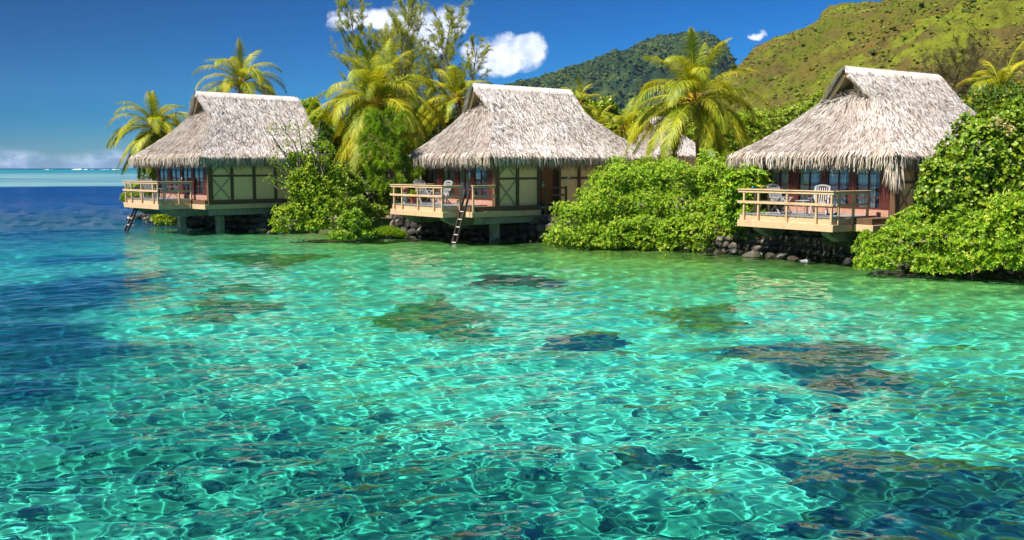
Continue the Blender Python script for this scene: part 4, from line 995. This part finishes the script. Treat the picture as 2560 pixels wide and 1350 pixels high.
# dense round shrub in the middle
bl = [B_(1590, 515, 43.5, 2.6, 2.0, 1.75), B_(1480, 560, 43.3, 1.7, 1.5, 1.15), B_(1425, 600, 43.2, 1.1, .9, .55), B_(1700, 500, 43.2, 2.2, 2.0, 1.75), B_(1790, 470, 42.8, 1.45, 1.6, 1.45), B_(1800, 560, 41.4, 1.2, 1.3, 1.25), B_(1720, 590, 41.3, 1.5, 1.2, .95), B_(1600, 590, 42.0, 1.8, 1.1, .95), B_(1850, 560, 40.6, .8, .9, 1.1), B_(1520, 600, 42.4, 1.5, 1.0, .75), B_(1560, 470, 43.8, 1.5, 1.5, 1.25)]
bushy('shrub', 'huge dense dome-shaped green shrub at the water between middle and right bungalows', 'shrub', (6.6, 43.4, .2), bl, 27000, 7, .115, .044, 'naupaka', 51, SG, cut=.03, nl=8, r0=.028, bias=.06, shell=.62)
# right foreground: low spreading shrubs
bl = [B_(2200, 630, 32.2, .8, .8, .55), B_(2290, 620, 32., 1.0, 1.0, .85), B_(2390, 610, 31.4, 1.1, 1.0, 1.0), B_(2300, 570, 32.6, .8, .8, .7), B_(2240, 585, 32.5, .5, .5, .45), B_(2350, 665, 30.9, 1.0, .7, .35), B_(2190, 660, 31.6, .7, .6, .28), B_(2165, 600, 32.3, .28, .25, .30), B_(2345, 545, 32.6, .65, .6, .5)]
bushy('shrub', 'bright spreading shrub overhanging the water at the right end of the right bungalow deck', 'shrub', (13.6, 32.6, .3), bl, 4200, 8, .135, .042, 'naupaka', 52, SG, cut=.02, nl=12, r0=.05, shell=.6, bias=.12)
bl = [B_(2480, 600, 30.4, 1.0, .9, .9), B_(2560, 570, 29.6, 1.1, 1., 1.2), B_(2500, 655, 29.7, .9, .6, .45), B_(2580, 640, 29.2, 1., .7, .7), B_(2660, 600, 29., 1.2, 1., 1.2), B_(2430, 640, 30.2, .7, .5, .5), B_(2790, 620, 27.6, 1.4, 1.2, 1.2), (19.6, 27.4, 1.0, 1.6, 1.3, 1.3), (22.0, 25.4, 1.1, 1.8, 1.4, 1.5), (24.5, 23.8, 1.0, 1.7, 1.4, 1.3)]
bushy('shrub', 'bright spreading shrub at the right edge of the picture overhanging the water', 'shrub', (16.6, 30.2, .3), bl, 7600, 8, .135, .042, 'naupaka', 53, SG, cut=.02, nl=12, r0=.05, shell=.6, bias=.12)
# round-leaved tree
bl = [B_(2480, 390, 32.5, 1.55, 1.4, 1.35), B_(2400, 470, 32.3, 1.25, 1.2, 1.1), B_(2540, 330, 32.8, 1.1, 1.2, .9), B_(2580, 440, 31.8, 1.4, 1.2, 1.4), B_(2345, 480, 32.6, .62, .8, .75), B_(2385, 402, 33., .62, .8, .5), B_(2450, 320, 33.2, .5, .6, .42), B_(2440, 540, 31.8, .9, .8, .6), B_(2680, 380, 32., 1.6, 1.4, 1.8), B_(2340, 555, 32.6, .45, .5, .40)]
t_ = bushy('round_leaved_tree', 'tall round-leaved tree with pale blooms hiding the right end of the right bungalow', 'tree', (17.6, 33.6, .6), bl, 9500, 3, .155, .14, 'hibiscus', 54, None, cut=.9, nl=20, r0=.12, shell=.55, bias=-.04)
g = np.random.default_rng(99); P = np.array([at(px+g.normal()*10, py+g.normal()*9, 31.3)-np.array([17.6, 33.6, .6]) for px, py in ((2490, 300), (2505, 310), (2530, 330), (2545, 395), (2552, 410), (2548, 365), (2556, 430), (2520, 322)) for _ in range(16)])
v, f, a = leaves(P, rdir(g, len(P)), rdir(g, len(P)), g.uniform(.1, .17, len(P)), g.uniform(.09, .14, len(P)), np.full(len(P), 1.)); mk('pale_blossom', v, f, M['hibiscus'], t_, attr=a)
# sparse tree with bare twigs between left and middle bungalows
bl = [B_(770, 480, 46.8, 1.05, 1.0, 1.3), B_(740, 545, 46.5, 1.15, .9, .75), B_(815, 520, 46.6, 1.0, .9, 1.2), B_(790, 415, 47.5, .75, .7, .55), B_(740, 400, 47.3, .5, .5, .35), B_(835, 450, 47.4, .6, .6, .65), B_(740, 455, 46.9, .45, .5, .4), B_(790, 565, 46.2, 1.0, .7, .35), B_(815, 370, 47.8, .35, .3, .25), B_(700, 575, 46.3, .4, .4, .2)]
tw = [at(px, py, 46.4) for px, py in ((672, 440), (690, 400), (680, 335), (712, 310), (742, 300), (775, 330), (665, 425), (700, 372), (820, 350), (800, 300), (690, 470), (725, 420))]
tt = bushy('twiggy_tree', 'open yellow-green tree with bare twigs in front of the right end of the left bungalow', 'tree', (-9.6, 47.2, .3), bl, 5200, 4, .135, .085, 'lime', 55, None, cut=.04, nl=26, r0=.055, shell=.25, bias=-.02, extra=tw)
g = np.random.default_rng(551); cs = [at(*q, 46.6) for q in ((680, 322), (700, 318), (715, 335), (735, 318), (755, 325), (775, 345), (790, 335), (745, 350), (720, 362), (700, 378), (762, 372), (730, 388), (800, 362), (825, 385), (690, 405), (712, 420), (680, 400), (735, 430), (810, 402), (770, 398), (672, 446), (700, 452))]
c_ = np.array([np.array(q) for q in cs]); k = g.integers(0, len(c_), 420); P = c_[k]+g.normal(size=(420, 3))*np.array([.17, .2, .13])-np.array([-9.6, 47.2, .3])
v, f, a = leaves(P, unit(rdir(g, 420)+np.array([0, 0, .3])), rdir(g, 420), g.uniform(.09, .16, 420), g.uniform(.06, .10, 420), g.beta(2.5, 2, 420)); mk('upper_leaves', v, f, M['lime'], tt, attr=a)
v, f = limbs((0, 0, 0), [tuple(q-np.array([-9.6, 47.2, .3])) for q in c_[::2]], .035, g, wig=.3); mk('twig', v, f, M['bark'], tt)
bl = [B_(885, 560, 45.9, .75, .7, .62), B_(860, 590, 45.6, .7, .5, .25), B_(915, 585, 45.8, .5, .4, .28)]
bushy('shrub', 'small fresh green shrub at the water just right of the twiggy tree', 'shrub', (-7.5, 46.4, .3), bl, 1500, 7, .12, .05, 'naupaka', 56, SG, cut=.03, nl=6, r0=.04)
bl = [B_(420, 552, 57.3, .70, .5, .42), B_(402, 545, 58.5, .5, .5, .35)]
bushy('shrub', 'little yellow-green shrub on the rocks under the left bungalow deck', 'shrub', (-20.0, 57.9, .4), bl, 420, 7, .15, .07, 'lime', 57, SG, cut=.1, nl=4, r0=.03)
bl = [B_(385, 455, 61.5, .9, .6, 1.0), B_(350, 480, 63.5, .8, .6, .6), B_(395, 490, 60.5, .8, .5, .6), B_(330, 500, 65, .5, .4, .35)]
bushy('shrub', 'yellow-green bush seen through the rails of the left bungalow deck', 'shrub', (-22.6, 61.8, .9), bl, 1100, 6, .16, .07, 'lime', 58, SG, cut=.6, nl=6, r0=.04)
bl = [B_(318, 498, 66.5, .35, .3, .30)]
bushy('shrub', 'tuft of broad leaves poking out left of the left bungalow deck', 'shrub', (-26.6, 66.6, .6), bl, 60, 5, .30, .12, 'lime', 59, SG, cut=.4, nl=3, r0=.03)
# greenery behind
UG = 'bushes behind the bungalows'
for k, (lab, bls, n, mat) in enumerate([
    ('dark green thicket behind the twiggy tree', [B_(850, 470, 53, 1.5, 1.2, 1.3), B_(900, 440, 54, 1.6, 1.2, 1.5), B_(820, 400, 55, 1.3, 1.2, 1.6), B_(930, 500, 52, 1.3, 1., .8)], 3600, 'dark_leaf'),
    ('broad-leaved bush low between the shore shrubs and the middle deck', [B_(890, 520, 49.5, .9, .8, .5), B_(935, 530, 49.8, .7, .6, .35), B_(870, 470, 50.5, .8, .8, .8)], 1200, 'hibiscus'),
    ('light green tree behind the right end of the left roof', [B_(770, 290, 74, 1.4, 1.3, 1.1), B_(800, 320, 73, 1.5, 1.3, 1.2), B_(750, 330, 73, 1.3, 1.2, 1.2)], 1700, 'lime'),
    ('dark bushes behind the big shaggy palm', [B_(1000, 390, 64, 2.6, 2., 2.2), B_(1080, 350, 66, 2.6, 2., 2.4), B_(900, 360, 66, 2.2, 2., 2.2), B_(860, 400, 64, 2.2, 2., 2.0)], 4200, 'dark_leaf'),
    ('green bank of bushes behind the right slope of the middle roof', [B_(1500, 330, 92, 3., 2., 2.6), B_(1570, 350, 90, 3.2, 2., 2.6), B_(1440, 300, 95, 2.6, 2., 2.2), B_(1640, 330, 92, 3., 2., 2.2)], 4200, 'hibiscus'),
    ('bushes between the little roof and the right bungalow', [B_(1770, 370, 78, 3.2, 2., 1.9), B_(1850, 350, 80, 3., 2., 2.1), B_(1700, 350, 84, 2.6, 2., 2.2)], 3600, 'lime'),
    ('olive bushes on the rise left of the right roof', [B_(1900, 335, 120, 5., 3., 2.4), B_(1980, 315, 130, 6., 3., 2.6), B_(2060, 285, 140, 5., 3., 2.6), B_(1830, 335, 125, 4., 3., 2.3)], 4200, 'hibiscus'),
    ('leafy bush wedged behind the left corner of the right bungalow deck', [B_(1850, 480, 39.6, .9, .8, .9), B_(1880, 455, 39.8, .7, .7, .55), B_(1860, 540, 39.4, .7, .6, .6), B_(1900, 480, 40.2, .5, .5, .5)], 2000, 'naupaka'),
    ('thicket behind the round-leaved tree at the right edge', [B_(2440, 330, 44, 2.2, 2., 1.6), B_(2540, 300, 44, 2.4, 2., 1.9), B_(2650, 330, 42, 2.6, 2., 2.4)], 2600, 'dark_leaf'),
    ('tall green thicket beyond the right edge behind the round-leaved tree', [(27, 36, 2.4, 3.2, 2.4, 2.4), (32, 38, 2.6, 3.4, 2.4, 2.8), (24, 33, 1.8, 2.0, 1.6, 1.6), (37, 36, 2.4, 3.4, 2.4, 2.6)], 3600, 'dark_leaf'),
    ('low greenery on the bank right behind the middle bungalow deck', [B_(965, 505, 52, .6, .6, .35), B_(1010, 480, 54, .9, .7, .55)], 500, 'lime')]):
    c_ = np.mean([b[:3] for b in bls], 0); far_ = c_[1] > 70
    bushy('bush', lab, 'bush', (c_[0], c_[1]+.5, 1.), bls, n, 6, .16 if c_[1] < 56 else (.26 if c_[1] < 85 else .40), .08 if c_[1] < 56 else (.13 if c_[1] < 85 else .2), mat, 80+k, UG, cut=.9, nl=6, r0=.07, shell=.6)
# grass tufts on the stone bank
def grass(name, n, pts, L, mat, seed, lab):
    g = np.random.default_rng(seed); P = []
    for (px, py, Y, rx, ry, rz) in pts:
        c_ = at(px, py, Y); m = n//len(pts); d = rdir(g, m); d[:, 2] = abs(d[:, 2]); P.append(c_+d*np.array([rx, ry, rz])*g.random((m, 1))**.4)
    P = np.concatenate(P); m = len(P); D = unit(np.stack([g.normal(size=m)*.6, g.normal(size=m)*.6-.2, g.uniform(.1, 1.2, m)], -1))
    v, f, a = leaves(P, D, rdir(g, m), L*g.uniform(.5, 1., m), np.full(m, .016), g.random(m), fold=.05); o = mk(name, v, f, M[mat], attr=a); tag(o, lab, 'ground plant')
grass('creeping_plant', 9000, [(925, 590, 46.4, .8, .5, .35), (970, 588, 46.9, .8, .5, .42), (1000, 592, 47., .35, .4, .25), (895, 592, 45.9, .5, .4, .2)], .22, 'needle_green', 61, 'feathery low creeper trailing from the bank into the water left of the stone wall')
# ------------------------------------------------------------------ feathery ironwood trees
def ironwood(label, base, top, nb, spread, mat, seed, up=.75, L=.30, r0=.16, zlow=.25, drop=.25, per=56, sub=3):
    g = np.random.default_rng(seed); r = empty('ironwood_tree', label, 'tree', tuple(base), 0, 'feathery ironwood trees'); base = np.array(base, float); rel = np.array(top, float)-base
    t = np.linspace(0, 1, 24); tr = np.stack([rel[0]*t**1.3+.12*np.sin(t*7), rel[1]*t, rel[2]*t], -1); V, Fq = tube(tr, r0*(1-.93*t)+.008, 7); VV = [V]; FF = [Fq]; n0 = len(V)
    NP = []; ND = []
    def needles(P, T, m, s):
        idx = g.integers(0, len(P)-1, m); q = P[idx]+(P[idx+1]-P[idx])*g.random((m, 1)); d = unit(T[idx]*.8+g.normal(size=(m, 3))*.55+np.array([0, 0, .15-drop])); NP.append(q); ND.append(d)
    for k in range(nb):
        h = zlow+(1-zlow)*((k+.5)/nb); p0 = np.array([np.interp(h, t, tr[:, j]) for j in range(3)]); az = k*2.4+g.normal()*.4; ln = spread*(1.15-.75*h)*g.uniform(.6, 1.3)+.2
        d = unit(np.array([math.cos(az), math.sin(az), up+g.normal()*.2])); n = 10; P = [p0]; 
        for i in range(n): d = unit(d+np.array([0, 0, .05*up-.16*drop*i/n])+g.normal(size=3)*.05); P.append(P[-1]+d*ln/n)
        P = np.array(P); T = np.gradient(P, axis=0); T = unit(T); v, f = tube(P, np.linspace(.035*(1.2-h)+.008, .005, n+1), 4); VV.append(v); FF.append(f+n0); n0 += len(v)
        needles(P[4:], T[4:], per//2, 1)
        for j in range(int(sub*ln)+2):
            i = g.integers(3, n); q = P[i]; d2 = unit(T[i]+g.normal(size=3)*.55+np.array([0, 0, .25*up-drop*.8])); l2 = g.uniform(.35, .8)*(.35+ln*.22); Q = [q]
            for _ in range(5): d2 = unit(d2+np.array([0, 0, -.13*drop*4])+g.normal(size=3)*.06); Q.append(Q[-1]+d2*l2/5)
            Q = np.array(Q); T2 = unit(np.gradient(Q, axis=0)); v, f = tube(Q, np.linspace(.010, .003, 6), 3); VV.append(v); FF.append(f+n0); n0 += len(v); needles(Q, T2, per, 1)
    mk('trunk', np.concatenate(VV), np.concatenate(FF), M['bark'], r, smooth=True)
    P = np.concatenate(NP); D = np.concatenate(ND); m = len(P)
    v, f, a = leaves(P, D, rdir(g, m), L*g.uniform(.5, 1.1, m), np.full(m, .017), g.random(m), fold=.04); mk('needles', v, f, M[mat], r, attr=a)
ironwood('tallest feathery ironwood, leaning left against the white cloud', (-9.2, 68, 1.), at(868, 4, 67), 50, 3.8, 'needle', 91, up=1.1, r0=.16, zlow=.30, drop=.05)
ironwood('ironwood with upright wispy branches right behind the big shaggy palm', (-7.4, 67, 1.), at(1020, 45, 66), 76, 4.6, 'needle', 92, up=1.2, zlow=.2, drop=.05)
ironwood('ironwood with wispy top over the cloud gap, left of the middle roof ridge', (-5.2, 65, 1.), at(1122, 62, 65), 56, 3.8, 'needle', 93, up=1.1, zlow=.35, drop=.05)
ironwood('thin pale ironwood at the right end of the ironwood row', (-3.2, 67, 1.), at(1190, 120, 67), 26, 2.2, 'needle', 94, up=.9, zlow=.5, drop=.1)
ironwood('ironwood filling the row between the two tallest wispy tops', (-8.0, 69, 1.), at(950, 110, 69), 60, 4.4, 'needle', 98, up=1.1, zlow=.2, drop=.05)
ironwood('young soft green ironwood with drooping sprays in front of the big shaggy palm', (-6.2, 49.6, .9), at(968, 285, 49.6), 58, 1.75, 'needle_green', 95, up=.5, L=.30, r0=.15, zlow=.20, drop=.55, per=95)
ironwood('brownish leafless-looking tree on the slope above the right roof', (33.5, 75, 5.), at(2405, 150, 75), 40, 4.2, 'needle_brown', 96, up=.9, zlow=.25, drop=.1, L=.45, per=45)
ironwood('second brownish tree on the slope nearer the right edge', (40.5, 80, 6.), at(2500, 165, 80), 30, 4.0, 'needle_brown', 97, up=.9, zlow=.25, drop=.1, L=.45, per=40)
# ------------------------------------------------------------------ roofs of further bungalows
def back_hut(label, loc, th, s, seed, ridge=(2.4, 5.2)):
    r = empty('thatched_hut', label, 'hut', loc, math.pi/2-th, 'small thatched huts further back'); W_ = 6.
    p = dict(s1=ridge[0], s2=ridge[1], zr=5.9, ze=2.7, un=-.3, uf=7.2, vf=-.4, vb=6.0, c=2.8); build_roof(r, p, seed, dens=.35)
    b = MB(); b.box(.5, 6.4, .5, 5.2, 0, 3.2); b.build('wall', M['cream'], r); r.scale = (s, s, s)
p = at(1662, 420, 74); back_hut('small thatched roof behind the isolated palm, its peak tilted left', (p[0]-1.9, 70, 2.0), 1.05, .9, 31, (2.2, 4.4))
p = at(462, 300, 70); back_hut('grey thatched roof just showing behind the left end of the left roof', (p[0]-.6, 71, .9), .9, 1.0, 32)

g = np.random.default_rng(5); n = 900; a = np.linspace(-R(40), R(4), n); hgt = np.clip(vnoise(a*160, a*0, g, 20, 1.)*2.2-.3+g.normal(size=n)*.3, -.4, 2.4)
rr = 1780+25*np.sin(a*40); P0 = np.stack([rr*np.sin(a), rr*np.cos(a)], -1); P1 = np.stack([(rr+22)*np.sin(a), (rr+22)*np.cos(a)], -1)
V = np.concatenate([np.column_stack([P0, np.full(n, -.5)]), np.column_stack([P0*1.004, hgt]), np.column_stack([P1, np.full(n, -.5)])]); i = np.arange(n-1)
surf = mk('surf', V, np.concatenate([np.stack([i, i+1, n+i+1, n+i], -1), np.stack([n+i, n+i+1, 2*n+i+1, 2*n+i], -1)]), M['white']); tag(surf, kind='stuff')
hm = bpy.data.materials.new('haze'); hm.use_nodes = True; g = NT(hm.node_tree)
pv = g('ShaderNodeVolumePrincipled', i_Color=(.42, .66, 1., 1), i_Density=.00004)
nd = g.n.new('ShaderNodeOutputMaterial'); g.l.new(pv, nd.inputs['Volume'])
b = MB(); b.box(-5100, 5100, -5100, 5100, -7, 420); hz = b.build('haze', hm); tag(hz, kind='stuff')
